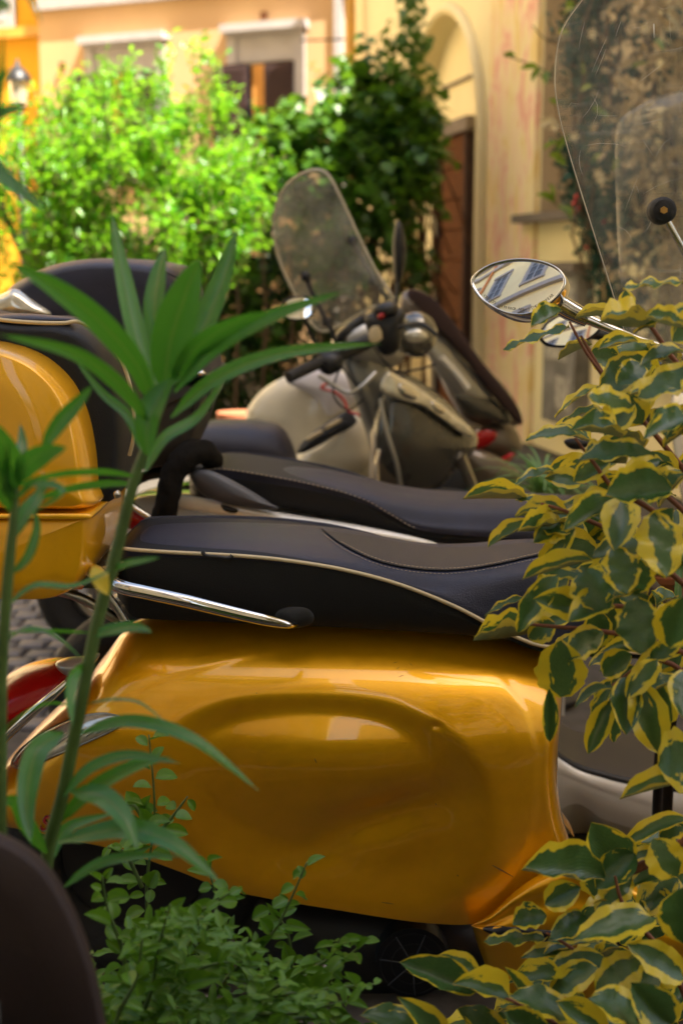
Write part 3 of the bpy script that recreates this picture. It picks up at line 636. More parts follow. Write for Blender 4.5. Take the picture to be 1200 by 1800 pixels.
mk('shade_backing_leaves', W_, [tuple(i + j * 7 for i in f) for j in range(len(lm)) for f in SF], M['teal'], tanp, kind='stuff', uv=SUV * len(lm))  # dark-coloured backing layer, gives the shade between the tan leaves
b = MB()
for k in range(60):
    x = rnd.uniform(1020, 1210); y = rnd.uniform(-50, 500); b.tube([P(x, y, 7.25), P(x + rnd.gauss(0, 12), y + 60, 7.2), P(x + rnd.gauss(0, 20), y + rnd.uniform(100, 220), 7.25)], [.004, .007, .004], 4)
for x in (1003, 1020, 1032, 1050): b.tube([P(x, -60, 7.4), P(x + 3, 120, 7.4), P(x + 8, 300, 7.4)], [.012, .012, .010], 5)
b.mk('dark_stems', M['bark'], tanp, kind='stuff')
jas = thing('jasmine_vine', P(1010, 420, 7.2), 'loose jasmine sprigs with pale flowers reaching over the window niche', 'climbing plant')
jl = [(892, 100, 885, 92), (905, 97, 886, 97), (950, 120, 935, 140), (945, 118, 922, 118), (960, 125, 955, 145), (975, 185, 970, 170), (985, 250, 950, 258), (985, 275, 970, 272), (975, 275, 992, 288), (978, 262, 992, 240), (972, 355, 972, 322), (975, 358, 955, 345), (978, 360, 1003, 382), (985, 365, 1010, 372), (1040, 195, 1058, 190), (1045, 200, 1070, 202), (1022, 130, 1025, 110), (1040, 285, 1055, 270), (1075, 300, 1082, 275), (1000, 60, 985, 55), (995, 15, 1010, 0), (990, 25, 1003, 12), (1110, 120, 1135, 105), (1020, 160, 1040, 150), (1150, 70, 1170, 85), (975, 350, 950, 340)]
jm = leaf_me('leaf', leaf_mat('jasmine_leaf', (.13, .22, .02), (.20, .30, .03), rough=.4, transl=.35), seed=3, droop=.1)
for (x0, y0, x1, y1) in jl:
    a = P(x0, y0, 6.6); c = P(x1 + rnd.uniform(-5, 5), y1, 6.5); L = (c - a).length; c = a + (c - a).normalized() * max(L, .065)
    inst('leaf', jm, leafM(a, c, .036, (Vector((0, -1, .5)) + rv(.3)).normalized()), jas)
for pts in ([(1000, 145), (950, 120), (890, 98)], [(985, 142), (960, 142), (940, 122)], [(965, 70), (985, 80), (1010, 60)], [(935, 45), (960, 70), (990, 72)], [(975, 175), (985, 240), (985, 300), (975, 360)], [(975, 360), (1000, 375), (1030, 380)]):
    V, F = tube_vf([P(x, y, 6.6) for x, y in catmull(pts, 6)], .003, 5); mk('sprig', V, F, M['bark'], jas)
for (x, y) in ((965, 212), (973, 222), (955, 215), (1050, 305), (1055, 315), (1008, 240), (1130, 50), (1160, 190), (1100, 245), (1040, 60)):
    for k in range(5):
        a = P(x, y, 6.5); c = a + Vector((math.cos(k*1.256), -.4, math.sin(k*1.256))) * .028; inst('petal', bpy.data.meshes.get('petal') or simple_me('petal', SV, SF, SUV, M['flower']), leafM(a, c, .018, Vector((0, -1, .1))), jas)

# ------------------------------------------------------------------ scooters: generic loft of a seat
def seat_mesh(YC, top, pipe, bot, wtab, u0, u1, NS=120, lip=.010, crown=.014):
    """top/pipe/bot: px tables (u -> py). Returns upper cushion and side skirt grids"""
    UV_, UF, LV, LF = [], [], [], []; NU, NL = 26, 14
    for i in range(NS + 1):
        u = u0 + (u1 - u0) * i / NS; wd = sinterp(wtab, u)
        e = min(1, max(0, (u - u0) / 22)); e2 = min(1, max(0, (u1 - u) / 40)); rd = math.sqrt(max(0, 1 - (1 - e) ** 2)) * math.sqrt(max(0.0, 1 - (1 - e2) ** 2))
        wd = wd * (.35 + .65 * rd)
        zt = P(u, sinterp(top, u), YC + .05).z; zp = P(u, sinterp(pipe, u), YC - wd).z; zb = P(u, sinterp(bot, u), YC - wd * .93).z
        zt = zt - (1 - rd) * .02
        X = P(u, 950, YC - wd).x
        pr = [(0, zt), (-.45 * wd, zt - crown * .15), (-.78 * wd, zt - crown * .8), (-.93 * wd, zt - crown * 1.9), (-1.0 * wd, zp + .35 * (zt - zp) * .6), (-1.0 * wd - .002, zp)]
        q = catmull(pr, 6); q = [q[int(round(k * (len(q) - 1) / NU))] for k in range(NU + 1)]
        row = [(X, YC + y, z) for y, z in q]; far_ = [(X, YC - y, z) for y, z in q[:0:-1]]
        UV_ += far_ + row
        pl = [(-wd + .006, zp - .001), (-wd + .003, zp - .012), (-wd * .985, zp * .6 + zb * .4), (-wd * .95, zp * .2 + zb * .8), (-wd * .90, zb)]
        q = catmull(pl, 4); q = [q[int(round(k * (len(q) - 1) / NL))] for k in range(NL + 1)]
        LV += [(X, YC - y, z) for y, z in q[::-1]] + [(X, YC + y, z) for y, z in q]
    m = 2 * NU + 1; m2 = 2 * (NL + 1)
    for i in range(NS):
        for k in range(m - 1): UF.append((i*m+k, i*m+k+1, (i+1)*m+k+1, (i+1)*m+k))
        for k in range(m2 - 1): LF.append((i*m2+k, i*m2+k+1, (i+1)*m2+k+1, (i+1)*m2+k))
    UF.append(tuple(range(m))); UF.append(tuple(NS*m + k for k in range(m))[::-1])
    LF.append(tuple(range(m2))); LF.append(tuple(NS*m2 + k for k in range(m2))[::-1])
    return UV_, UF, LV, LF, m, NU
def bvh(V, F): return BVHTree.FromPolygons([Vector(v) for v in V], F)
def hit(tree_, px, py, off=.002):
    r = ray(px, py).normalized(); h = tree_.ray_cast(CAM, r)
    if h[0] is None: return None
    nrm = h[1] if h[1].dot(r) < 0 else -h[1]; return h[0] + nrm * off
def on_line(tree_, pts, n=14, off=.0015):
    return [p for p in (hit(tree_, x, y, off) for x, y in catmull(pts, n)) if p is not None]
def stitches(name, line, rad, ln, gap, mt, parent):
    b = MB(); acc = 0; cur = [line[0]]; on = True
    pts = [Vector(p) for p in line]; d = [0]
    for a, c in zip(pts, pts[1:]): d.append(d[-1] + (c - a).length)
    def at(s):
        for i in range(len(d) - 1):
            if s <= d[i + 1]: t = (s - d[i]) / max(1e-9, d[i+1] - d[i]); return pts[i].lerp(pts[i + 1], t)
        return pts[-1]
    s = 0
    while s < d[-1] - ln: b.tube([at(s), at(s + ln / 2), at(s + ln)], rad, 4); s += ln + gap
    return b.mk(name, mt, parent, kind='stuff')
def shell_on(tree_, outline, rise, rings=6, sm=6, off=.001, dome=True):
    o = catmull(outline, sm, True); cx = sum(p[0] for p in o)/len(o); cy = sum(p[1] for p in o)/len(o); n_ = len(o); V = []; F = []
    for k in range(rings + 1):
        t = 1 - k / (rings + .3)
        for x, y in o:
            px, py = cx + (x - cx) * t, cy + (y - cy) * t; h = hit(tree_, px, py, off + rise * math.sqrt(max(0, 1 - t ** 4)) if dome else off + (rise if k else 0))
            V.append(h if h is not None else P(px, py, 2.05))
    for i in range(rings):
        for k in range(n_): F.append((i*n_+k, i*n_+(k+1) % n_, (i+1)*n_+(k+1) % n_, (i+1)*n_+k))
    F.append(tuple(rings*n_+k for k in range(n_))); return V, F

# ================================================================== YELLOW SCOOTER
YC = 2.22
ys = thing('yellow_scooter', (P(500, 1500, YC).x, YC, 0), 'glossy yellow scooter with black seat, chrome mirror and yellow rear case, nearest the camera', 'scooter')
btop = [(-120, 1420), (-60, 1350), (0, 1290), (60, 1238), (110, 1195), (150, 1150), (190, 1105), (230, 1088), (300, 1078), (500, 1070), (700, 1073), (800, 1082), (900, 1098), (1010, 1140)]
bbot = [(-120, 1440), (0, 1458), (100, 1476), (200, 1497), (300, 1530), (380, 1560), (470, 1580), (560, 1595), (700, 1616), (790, 1624), (830, 1622), (870, 1598), (905, 1562), (950, 1535), (1005, 1520)]
bw = [(-120, .04), (-60, .075), (0, .105), (100, .15), (200, .178), (330, .20), (500, .217), (700, .222), (800, .214), (900, .196), (1005, .165)]
xf = [(1050, 1050), (1120, 1030), (1210, 1012), (1260, 1006), (1320, 1001), (1380, 1003), (1440, 1016), (1490, 1040), (1540, 1085), (1600, 1130)]
cow = catmull([(330, 1262), (430, 1232), (560, 1224), (680, 1238), (770, 1280), (825, 1350), (842, 1430), (828, 1500), (790, 1555), (730, 1588), (640, 1590), (520, 1566), (420, 1530), (330, 1470), (280, 1380), (285, 1300)], 10, True)
cow_np = np.array(cow)
def sd_cow(x, y):
    a = cow_np; bb = np.roll(a, -1, 0); ab = bb - a; ap = np.array([x, y]) - a
    t = np.clip((ap * ab).sum(1) / (ab * ab).sum(1), 0, 1); dd = np.sqrt(((ap - ab * t[:, None]) ** 2).sum(1)).min()
    c = (a[:, 1] > y) != (bb[:, 1] > y); xx = a[:, 0] + (y - a[:, 1]) / np.where(bb[:, 1] == a[:, 1], 1e-9, bb[:, 1] - a[:, 1]) * ab[:, 0]
    return dd if (np.count_nonzero(c & (x < xx)) % 2) else -dd
def disp(x, y):
    s = sd_cow(x, y); d = 0
    lf = sstep(250, 420, x)
    lo = sstep(1270, 1420, y); upper = sstep(-22 - 14 * lo, 50 + 24 * lo, s)
    d -= .030 * upper * lf
    # swollen belly of the panel, then the scooped pocket at lower right
    g = math.exp(-(((x - 560) / 210) ** 2 + ((y - 1345) / 78) ** 2)); d += .016 * g
    dx, dy = x - 668, y - 1452; ca, sa = math.cos(-.34), math.sin(-.34); a = (dx * ca + dy * sa) / 135; c = (-dx * sa + dy * ca) / 42
    d -= .026 * math.exp(-(a * a + c * c))
    dx, dy = x - 735, y - 1330; d += .004 * math.exp(-((dx/90)**2 + (dy/70)**2))
    # faint pressed edge on the front of the body
    ex = interp([(1150, 845), (1180, 875), (1250, 925), (1330, 945), (1430, 940), (1500, 925), (1570, 905)], y)
    d += .0015 * (1 - sstep(ex - 9, ex + 9, x)) * sstep(1130, 1180, y)
    d -= .005 * math.exp(-(((x - 766) / 9) ** 2 + ((y - 1277) / 6) ** 2))
    # long soft crease at the tail shoulder
    cy_ = interp([(150, 1255), (300, 1190), (450, 1150), (600, 1130)], x); d += .003 * sstep(-6, 6, cy_ - y) * sstep(120, 220, x) * (1 - sstep(450, 600, x))
    return d
NS, NT = 260, 130; V = []; F = []
us = [-120 + (1125) * (i / NS) for i in range(NS + 1)]
us = [u if u < 965 else 965 + 40 * math.sin((u - 965) / 40 * math.pi / 2) for u in us]
for u in us:
    wd = sinterp(bw, u)
    if u > 965: wd *= (.45 + .55 * math.sqrt(max(0, 1 - ((u - 965) / 40) ** 2)))
    zt = P(u, sinterp(btop, u), YC).z; zc = P(u, min(1318 + max(0, 120 - u) * .75, sinterp(bbot, u) - 20), YC - wd).z; zb = P(u, sinterp(bbot, u), YC - wd * .76).z
    zt = max(zt, zc + .01)
    for j in range(NT + 1):
        t = j / NT
        if t < .55:
            a = math.pi / 2 * (1 - t / .55); yy = -wd * math.cos(a) ** 1.06; z = zc + (zt - zc) * math.sin(a) ** 1.0
        else:
            q = (t - .55) / .45; yy = -wd * (1 - .24 * q ** 1.8); z = zc + (zb - zc) * q
        py0 = proj(Vector((0, YC + yy, z)))[1]
        pu = u if u < 800 else 800 + (u - 800) * (sinterp(xf, py0) - 800) / 205
        X = P(pu, 1300, YC - .2).x
        p = Vector((X, YC + yy, z)); pxx, pyy = proj(p)
        p.y -= disp(pxx, pyy) * sstep(.12, .3, t) * (1 - .0 * t); V.append(p)
m = NT + 1
for i in range(NS):
    for j in range(NT): F.append((i*m+j, i*m+j+1, (i+1)*m+j+1, (i+1)*m+j))
nV = len(V); V += [Vector((v.x, 2 * YC - v.y, v.z)) for v in V]; F += [tuple(nV + k for k in f[::-1]) for f in F[:NS*NT]]
body = mk('body_shell', V, F, M['yellow'], ys); BT = bvh(V[:nV], F[:NS*NT])
# inside of the shell: dark folded lip and engine bay
lip = [V[i*m+NT] for i in range(NS+1)]
LV = []; LF = []
for p in lip: LV += [p, p + Vector((0, .05, .012))]
for i in range(NS): LF.append((2*i, 2*i+2, 2*i+3, 2*i+1))
mk('shell_lip', LV, LF, M['plastic'], ys)
puff('engine_cover', [(420, 1560), (560, 1570), (800, 1600), (860, 1650), (830, 1760), (700, 1840), (520, 1830), (430, 1740)], 2.20, .07, M['plastic'], ys)
def ring(c, r, rr, mt, parent, nm, nx=Vector((0, -1, 0)), seg=48, n=8):
    a = nx.cross(Vector((0, 0, 1))).normalized(); bb = nx.cross(a); pts = [c + (a * math.cos(2*math.pi*k/seg) + bb * math.sin(2*math.pi*k/seg)) * r for k in range(seg)]
    V = []; F = []
    for k in range(seg):
        rad_ = (pts[k] - c).normalized()
        for q in range(n): an = 2*math.pi*q/n; V.append(pts[k] + (rad_ * math.cos(an) + nx * math.sin(an)) * rr)
    for k in range(seg):
        for q in range(n): F.append((k*n+q, k*n+(q+1) % n, ((k+1) % seg)*n+(q+1) % n, ((k+1) % seg)*n+q))
    return mk(nm, V, F, mt, parent)
fc = P(725, 1695, 2.11)
V, F = tube_vf([fc + Vector((0, .05, 0)), fc + Vector((0, .005, 0))], .062, 32); fan = mk('fan_cover', V, F, M['plastic'], ys, sharp=40)
for r_ in (.018, .036, .054): ring(fc, r_, .0010, M['plastic'], fan, 'fan_ring')
for k in range(7):
    a = 2*math.pi*k/7 + .3; V, F = tube_vf([fc, fc + Vector((math.cos(a)*.056, 0, math.sin(a)*.056))], .0013, 5); mk('fan_spoke', V, F, M['plastic_g'], fan)
wc = P(250, 1700, 2.20); wc.z = .22
tyre = ring(wc, .175, .055, M['rubber'], ys, 'rear_tyre', n=16)
V, F = tube_vf([wc + Vector((0, -.03, 0)), wc + Vector((0, .05, 0))], .125, 32); mk('wheel_rim', V, F, M['plastic'], ys, sharp=40)
pxtube('exhaust_pipe', [(300, 1750, 2.1), (420, 1770, 2.08), (520, 1740, 2.08), (560, 1700, 2.12)], .022, M['steel'], ys)
# floor side panel: sweeps right from the gap below the body
fpo = [(828, 1626), (866, 1604), (912, 1560), (980, 1528), (1040, 1500), (1100, 1548), (1220, 1590), (1500, 1600), (1500, 1800), (1220, 1810), (960, 1800), (880, 1760), (850, 1690)]
def floor_vf():
    topl = [(828, 1626), (862, 1606), (908, 1564), (960, 1530), (1020, 1508), (1070, 1520), (1120, 1556), (1250, 1590), (1500, 1600)]
    botl = [(828, 1630), (850, 1690), (872, 1745), (905, 1790), (1000, 1812), (1100, 1815), (1200, 1815), (1300, 1815), (1500, 1815)]
    a = catmull(topl, 8); c = catmull(botl, 8); V = []; F = []; K = 18
    for (p, q) in zip(a, c):
        for k in range(K + 1):
            t = k / K; px = p[0] + (q[0]-p[0])*t; py = p[1] + (q[1]-p[1])*t
            rid = .006 * math.exp(-((t - .36) / .05) ** 2); y = 2.012 + .05 * (t ** 2.5) * 1.2 + .03 * (1 - min(1, t / .12)) ** 2 - rid + (.01 if .12 < t < .3 else 0) * math.sin((t-.12)/.18*math.pi)
            V.append(P(px, py, y))
    for i in range(len(a)-1):
        for k in range(K): F.append((i*(K+1)+k, i*(K+1)+k+1, (i+1)*(K+1)+k+1, (i+1)*(K+1)+k))
    return V, F
V, F = floor_vf(); mk('floor_panel', V, F, M['yellow'], ys); FT = bvh(V, F)
V, F = shell_on(FT, [(848, 1632), (880, 1628), (960, 1634), (1040, 1642), (1120, 1650), (1120, 1664), (1030, 1660), (930, 1652), (870, 1643)], .006); mk('rubber_strip', V, F, M['plastic'], ys)
# seat
stop = [(205, 945), (220, 930), (240, 924), (300, 922), (400, 922), (560, 930), (640, 940), (700, 951), (770, 960), (850, 959), (930, 951), (1010, 948), (1080, 955), (1150, 985), (1200, 1030)]
spipe = [(205, 962), (240, 966), (300, 970), (360, 973), (430, 977), (500, 984), (600, 1000), (700, 1026), (800, 1065), (880, 1105), (960, 1135), (1200, 1150)]
sbot = [(205, 1050), (222, 1080), (240, 1088), (360, 1094), (500, 1100), (700, 1110), (880, 1124), (1000, 1146), (1200, 1165)]
sw = [(205, .13), (300, .150), (500, .165), (700, .165), (850, .155), (1000, .13), (1200, .08)]
UV_, UF, LV, LF, m_, NU = seat_mesh(YC, stop, spipe, sbot, sw, 203, 1200)
seat = mk('seat', UV_, UF, M['vinyl'], ys, sharp=70); mk('seat_skirt', LV, LF, M['vinyl_side'], seat, sharp=70); ST = bvh(UV_, UF)
ln = [Vector(UV_[i * m_ + m_ - 1]) + Vector((0, -.001, 0)) for i in range(121)]
V, F = tube_vf(ln, .0030, 8); mk('piping', V, F, M['piping'], seat)
# the rider's grained panel with its stitched border
pan = [(566, 932), (600, 958), (650, 983), (700, 997), (760, 1004), (810, 1003), (870, 994), (930, 981), (1000, 968), (1100, 975)]
up_ = [(566, 931), (640, 941), (700, 952), (770, 961), (850, 960), (930, 952), (1010, 949), (1100, 962)]
a = catmull(pan, 8); c = catmull(up_, 8); V = []; F = []; K = 8; n1 = 64
for i in range(n1 + 1):
    p = a[int(i / n1 * (len(a)-1))]; yq = interp([(x, y) for x, y in up_], p[0]) + 2.0
    for k in range(K + 1):
        py = p[1] + (min(yq, p[1]) - p[1]) * k / K; h = hit(ST, p[0], py, .0012)
        if h is None: h = V[-1].copy() if k else (V[-(K + 1)].copy() if V else P(p[0], p[1], 2.1))
        V.append(h)
for i in range(n1):
    for k in range(K): F.append((i*(K+1)+k, (i+1)*(K+1)+k, (i+1)*(K+1)+k+1, i*(K+1)+k+1))
mk('seat_panel', V, F, M['vinyl_b'], seat)
l1 = on_line(ST, pan, off=.0022); V, F = tube_vf(l1, .0010, 5); mk('seam', V, F, M['thread_dark'], seat)
stitches('stitching', on_line(ST, [(x, y - 3) for x, y in pan[1:]], off=.0026), .0007, .0045, .0022, M['thread'], seat)
stitches('stitching', on_line(ST, [(x, y + 6) for x, y in pan], off=.0022), .0006, .0040, .0026, M['thread'], seat)
# strap loop at the piping
b = MB()
pp = [P(x, y, YC - .166) for x, y in ((356, 968), (360, 976), (404, 982), (408, 975))]
b.tube(catmull([P(356, 969, 2.050), P(362, 977, 2.048), (P(382, 979, 2.047)), P(402, 981, 2.048), P(408, 976, 2.050)], 5), .0035, 6, flat=.5); b.mk('strap_loop', M['plastic'], seat)
# plug where the rail enters the seat side
puff('rail_boot', [(482, 1088), (490, 1072), (512, 1066), (540, 1068), (552, 1084), (545, 1098), (520, 1104), (492, 1102)], 2.062, .007, M['plastic'], ys, sm=4)
# chrome grab rail
pxtube('grab_rail', [(150, 990, 2.14), (172, 1005, 2.06), (210, 1030, 2.018), (260, 1042, 2.008), (330, 1057, 2.002), (400, 1074, 2.002), (460, 1088, 2.006), (505, 1097, 2.018), (522, 1097, 2.045)], [.006, .010, .011, .0105, .0105, .010, .0095, .007, .003], M['chrome'], ys, n=20)
# rack
b = MB()
for Y in (2.10, 2.22, 2.34): b.tube([P(-150, 1022, Y), P(60, 1022, Y), P(200, 1000, Y), P(245, 985, Y)], .007, 8)
for x in (-60, 40, 130): b.tube([P(x, 1020, 2.10), P(x, 1008, 2.34)], .006, 8)
b.mk('rack', M['steel'], ys, sharp=60)
b = MB(); b.box((P(-160, 0, 2.1).x, 2.10, P(0, 1034, 2.1).z), (P(172, 0, 2.1).x, 2.34, P(0, 1020, 2.1).z)); b.mk('rack_plate', M['graphite'], ys, smooth=False)
pxtube('rack_strut', [(60, 1028, 2.12), (140, 1050, 2.12), (200, 1085, 2.13), (222, 1098, 2.14)], .008, M['steel'], ys)
pxtube('rack_strut', [(175, 1030, 2.1), (200, 1060, 2.1), (224, 1098, 2.1)], .0065, M['steel'], ys)
puff('rack_bolt', [(205, 1095), (215, 1090), (228, 1094), (230, 1104), (218, 1110), (207, 1104)], 2.095, .012, M['chrome'], ys, sm=3)
puff('reflector_clip', [(95, 1022), (140, 1024), (145, 1036), (100, 1034)], 2.09, .006, M['orange_lens'], ys, sm=2)
# tail lamp, chrome trim, indicator, badge
puff('tail_light', [(-90, 1275), (-40, 1225), (0, 1195), (50, 1170), (105, 1160), (140, 1166), (142, 1180), (112, 1208), (60, 1250), (0, 1305), (-60, 1350), (-100, 1370), (-110, 1320)], lambda x, y: 2.17 + (140 - x) * .0002, .10, M['red_lens'], ys, back=.08, power=2.6)
puff('lamp_cap', [(98, 1166), (118, 1158), (150, 1156), (176, 1150), (160, 1172), (138, 1186), (115, 1184)], 2.11, .03, M['silver'], ys, sm=4)
pxtube('lamp_trim', [(118, 1200, 2.085), (90, 1225, 2.078), (50, 1258, 2.085), (10, 1296, 2.10), (-30, 1336, 2.12), (-70, 1375, 2.15)], [.005, .007, .008, .008, .008, .007], M['chrome'], ys, n=14)
io = [(24, 1341), (40, 1318), (78, 1290), (130, 1265), (175, 1255), (206, 1258), (215, 1268), (200, 1283), (160, 1302), (100, 1328), (50, 1350), (30, 1350)]
V, F = shell_on(BT, io, .006, off=.002); ind = mk('indicator', V, F, M['clear_lens'], ys)
IT = bvh(V, F)
tr1 = [hit(BT, x, y, .003) for x, y in catmull(io, 8, True)]; tr1 = [p for p in tr1 if p]; tr1.append(tr1[0]); V, F = tube_vf(tr1, .0016, 6); mk('indicator_rim', V, F, M['steel'], ind)
for k in range(9):
    x0 = 50 + k * 17; l_ = [hit(IT, x0 + t * 34, interp(((20, 1340), (80, 1300), (215, 1262)), x0) + 12 - 26 * t + 3, .0008) for t in (0, .5, 1)]
    l_ = [p for p in l_ if p]
    if len(l_) > 1: V, F = tube_vf(l_, .0011, 5); mk('lens_rib', V, F, M['chrome'], ind)
def lettering(txt, pxs, size_px, Yref, mt, parent, tree_, italic=.25, nm='lettering', lift=.0022, ext=.0008, font_off=0.0, ang=0.0):
    cu = bpy.data.curves.new(nm, 'FONT'); cu.body = txt; cu.size = 1; cu.extrude = .0; cu.shear = italic; cu.offset = font_off
    o = bpy.data.objects.new(nm, cu); C.objects.link(o); dg = bpy.context.evaluated_depsgraph_get(); me = bpy.data.meshes.new_from_object(o.evaluated_get(dg)); bpy.data.objects.remove(o)
    bm = bmesh.new(); bm.from_mesh(me); bmesh.ops.triangulate(bm, faces=bm.faces)
    bmesh.ops.subdivide_edges(bm, edges=bm.edges, cuts=1, use_grid_fill=False)
    V = []; n0 = len(bm.verts)
    for v in bm.verts:
        x = v.co.x * size_px; y = v.co.y * size_px
        px = pxs[0] + x * math.cos(ang) + y * math.sin(ang); py = pxs[1] + x * math.sin(ang) - y * math.cos(ang)
        h = hit(tree_, px, py, lift) if tree_ else P(px, py, Yref); V.append(h if h else P(px, py, Yref))
    F = [tuple(v.index for v in f.verts) for f in bm.faces]; bm.verts.index_update(); bm.free()
    return mk(nm, V, F, mt, parent, smooth=False)
lettering('S', (69, 1458), 40, 2.08, M['chrome'], ys, BT, nm='badge_outline', lift=.0018, font_off=.035, ang=.12)
lettering('S', (70, 1456), 36, 2.08, M['badge'], ys, BT, nm='badge_letter', lift=.003, ang=.12, font_off=.012)
lettering('PORT', (92, 1464), 19, 2.08, M['chrome'], ys, BT, nm='badge_word', lift=.002, ang=.12)
# fine scratches and chips on the paint
for (x, y, dx, dy, r_) in ((553, 1333, 3, 8, .0007), (450, 1218, 2, 1, .0007), (690, 1166, 10, -3, .0003), (702, 1172, -6, 5, .0003), (700, 1190, 9, -3, .0004), (765, 1412, 1, 3, .0006), (670, 1586, 22, 3, .0005), (865, 1521, 36, 20, .0009), (803, 1538, 2, 2, .0008), (720, 1166, 5, 5, .0003)):
    q = [hit(BT, x + dx * t, y + dy * t, .0002) for t in (0, .5, 1)]
    if all(q): V, F = tube_vf(q, [r_ * .4, r_, r_ * .4], 5); mk('paint_chip', V, F, M['plastic'], body)
# top case
def case_grid():
    pass
lid = [(-330, 700), (-300, 640), (-230, 608), (-120, 592), (0, 591), (60, 600), (110, 622), (150, 660), (175, 710), (188, 770), (193, 830), (194, 864), (100, 866), (-100, 866), (-330, 866)]
def slab(outline, Yc, half, rnd_, mt, parent, nm, sm=5, rings=8, inset_px=34, **k):
    """solid with flat-ish sides and rounded shoulders: outline swept across the width"""
    o = catmull(outline, sm, True); cx = sum(p[0] for p in o)/len(o); cy = sum(p[1] for p in o)/len(o); n_ = len(o); V = []; F = []
    o3 = [P(x, y, Yc) for x, y in o]; c3 = P(cx, cy, Yc); prof = []
    for q in range(6): a = q / 6 * math.pi / 2; prof.append((1 - rnd_ * (1 - math.sin(a)) , -half + half * .45 * (1 - math.cos(a))))
    prof = [(0.0, -half - .004), (.3, -half - .003), (.55, -half - .001)] + prof + [(1, -half * .4), (1, half * .4)] + [(s_, -d_) for s_, d_ in prof[::-1]] + [(.55, half), (0, half)]
    for s_, d_ in prof:
        for p in o3: v = c3 + (p - c3) * s_; V.append(Vector((v.x, Yc + d_, v.z)))
    for i in range(len(prof) - 1):
        for q in range(n_): F.append((i*n_+q, i*n_+(q+1) % n_, (i+1)*n_+(q+1) % n_, (i+1)*n_+q))
    return mk(nm, V, F, mt, parent, **k)
slab(lid, 2.22, .20, .10, M['yellow_case'], ys, 'case_lid')
slab([(-330, 872), (-100, 871), (100, 871), (190, 870), (198, 873), (198, 905), (192, 955), (178, 985), (150, 1004), (110, 1010), (0, 1008), (-200, 1002), (-330, 990)], 2.22, .195, .10, M['yellow_case'], ys, 'case_base', sm=3)
slab([(-330, 865), (0, 865), (196, 865), (202, 867), (202, 873), (196, 874), (0, 873), (-330, 873)], 2.22, .202, .02, M['yellow_case'], ys, 'case_seam', sm=1)
puff('case_screw', [(200, 866), (206, 861), (213, 866), (212, 874), (203, 876)], 2.03, .008, M['steel'], ys, sm=3)
# padded backrest of the case
bo = [(-120, 556), (0, 553), (60, 557), (140, 562), (190, 590), (222, 640), (236, 700), (238, 770), (232, 830), (215, 862), (190, 862), (150, 860), (60, 860), (-120, 860)]
bk = slab(bo, 2.27, .15, .12, M['vinyl_side'], ys, 'backrest')
mk('backrest_top', *puff_vf([(-60, 560), (20, 551), (90, 554), (138, 562), (90, 570), (0, 570)], 2.16, .03), M['vinyl'], ys)
pxtube('backrest_piping', [(-20, 558, 2.12), (10, 563, 2.115), (60, 567, 2.112), (110, 568, 2.112), (140, 566, 2.12), (180, 588, 2.122), (215, 635, 2.122), (233, 700, 2.124), (236, 760, 2.126), (228, 800, 2.14)], .0032, M['piping'], ys)
# windscreen of the yellow scooter
wso = catmull([(1112, 640), (1090, 560), (1040, 400), (1000, 270), (980, 190), (975, 130), (985, 60), (1015, 10), (1060, -40), (1130, -75), (1230, -90), (1400, -80)], 8)
V = []; F = []; K = 16
def ws_y(px, py): t = (px - 975) / 425; return 1.99 - .20 * t - .04 * math.sin(t * math.pi) + (py - 300) * .00018 * -1
for (x, y) in wso:
    for k in range(K + 1):
        t = k / K; px = x + (1450 - x) * t; py = y + ((680 + 0 * x) - y) * (t ** 1.0) * (1 if y > 600 else .0) if False else y + (300 - y) * t * .0
        V.append((px, py))
# grid over the screen: rows by height, from the curved outline to the off-frame side
rows = 40; V = []; F = []
left = [(y, x) for x, y in wso if True]; left.sort()
for i in range(rows + 1):
    py = -75 + (640 + 75) * i / rows; xl = interp(left, py)
    for k in range(K + 1): px = xl + (1430 - xl) * (k / K) ** 1.2; V.append(P(px, py, ws_y(px, py)))
for i in range(rows):
    for k in range(K): F.append((i*(K+1)+k, i*(K+1)+k+1, (i+1)*(K+1)+k+1, (i+1)*(K+1)+k))
scr = mk('windscreen', V, F, M['clear'], ys); md = scr.modifiers.new('thick', 'SOLIDIFY'); md.thickness = .003
el = [P(x, y, ws_y(x, y)) for x, y in [(interp(left, -70 + 710*i/60), -70 + 710*i/60) for i in range(61)]]
V, F = tube_vf(el, .0007, 6); mk('screen_edge', V, F, M['edge'], scr)
b = MB()
for k in range(34):
    x = rnd.uniform(1000, 1200); y = rnd.uniform(10, 560)
    if x < interp(left, y) + 14: continue
    a = rnd.choice((rnd.gauss(-.5, .25), rnd.gauss(1.2, .2), rnd.gauss(1.9, .3))); L = rnd.uniform(12, 75); c_ = rnd.gauss(0, 4)
    q = [(x + math.cos(a) * L * t - math.sin(a) * c_ * math.sin(t * 3.14), y + math.sin(a) * L * t + math.cos(a) * c_ * math.sin(t * 3.14)) for t in (0, .35, .7, 1)]
    b.tube([P(u_, v_, ws_y(u_, v_) - .002) for u_, v_ in q], [.00005, .00022, .00018, .00005], 4)
b.tube([P(1148, 42, ws_y(1148, 42) - .002), P(1149, 66, ws_y(1149, 66) - .002)], [.0007, .0012], 6)
b.mk('scratches', mat('scratch_white', (.75, .72, .66), .6), scr, kind='stuff')
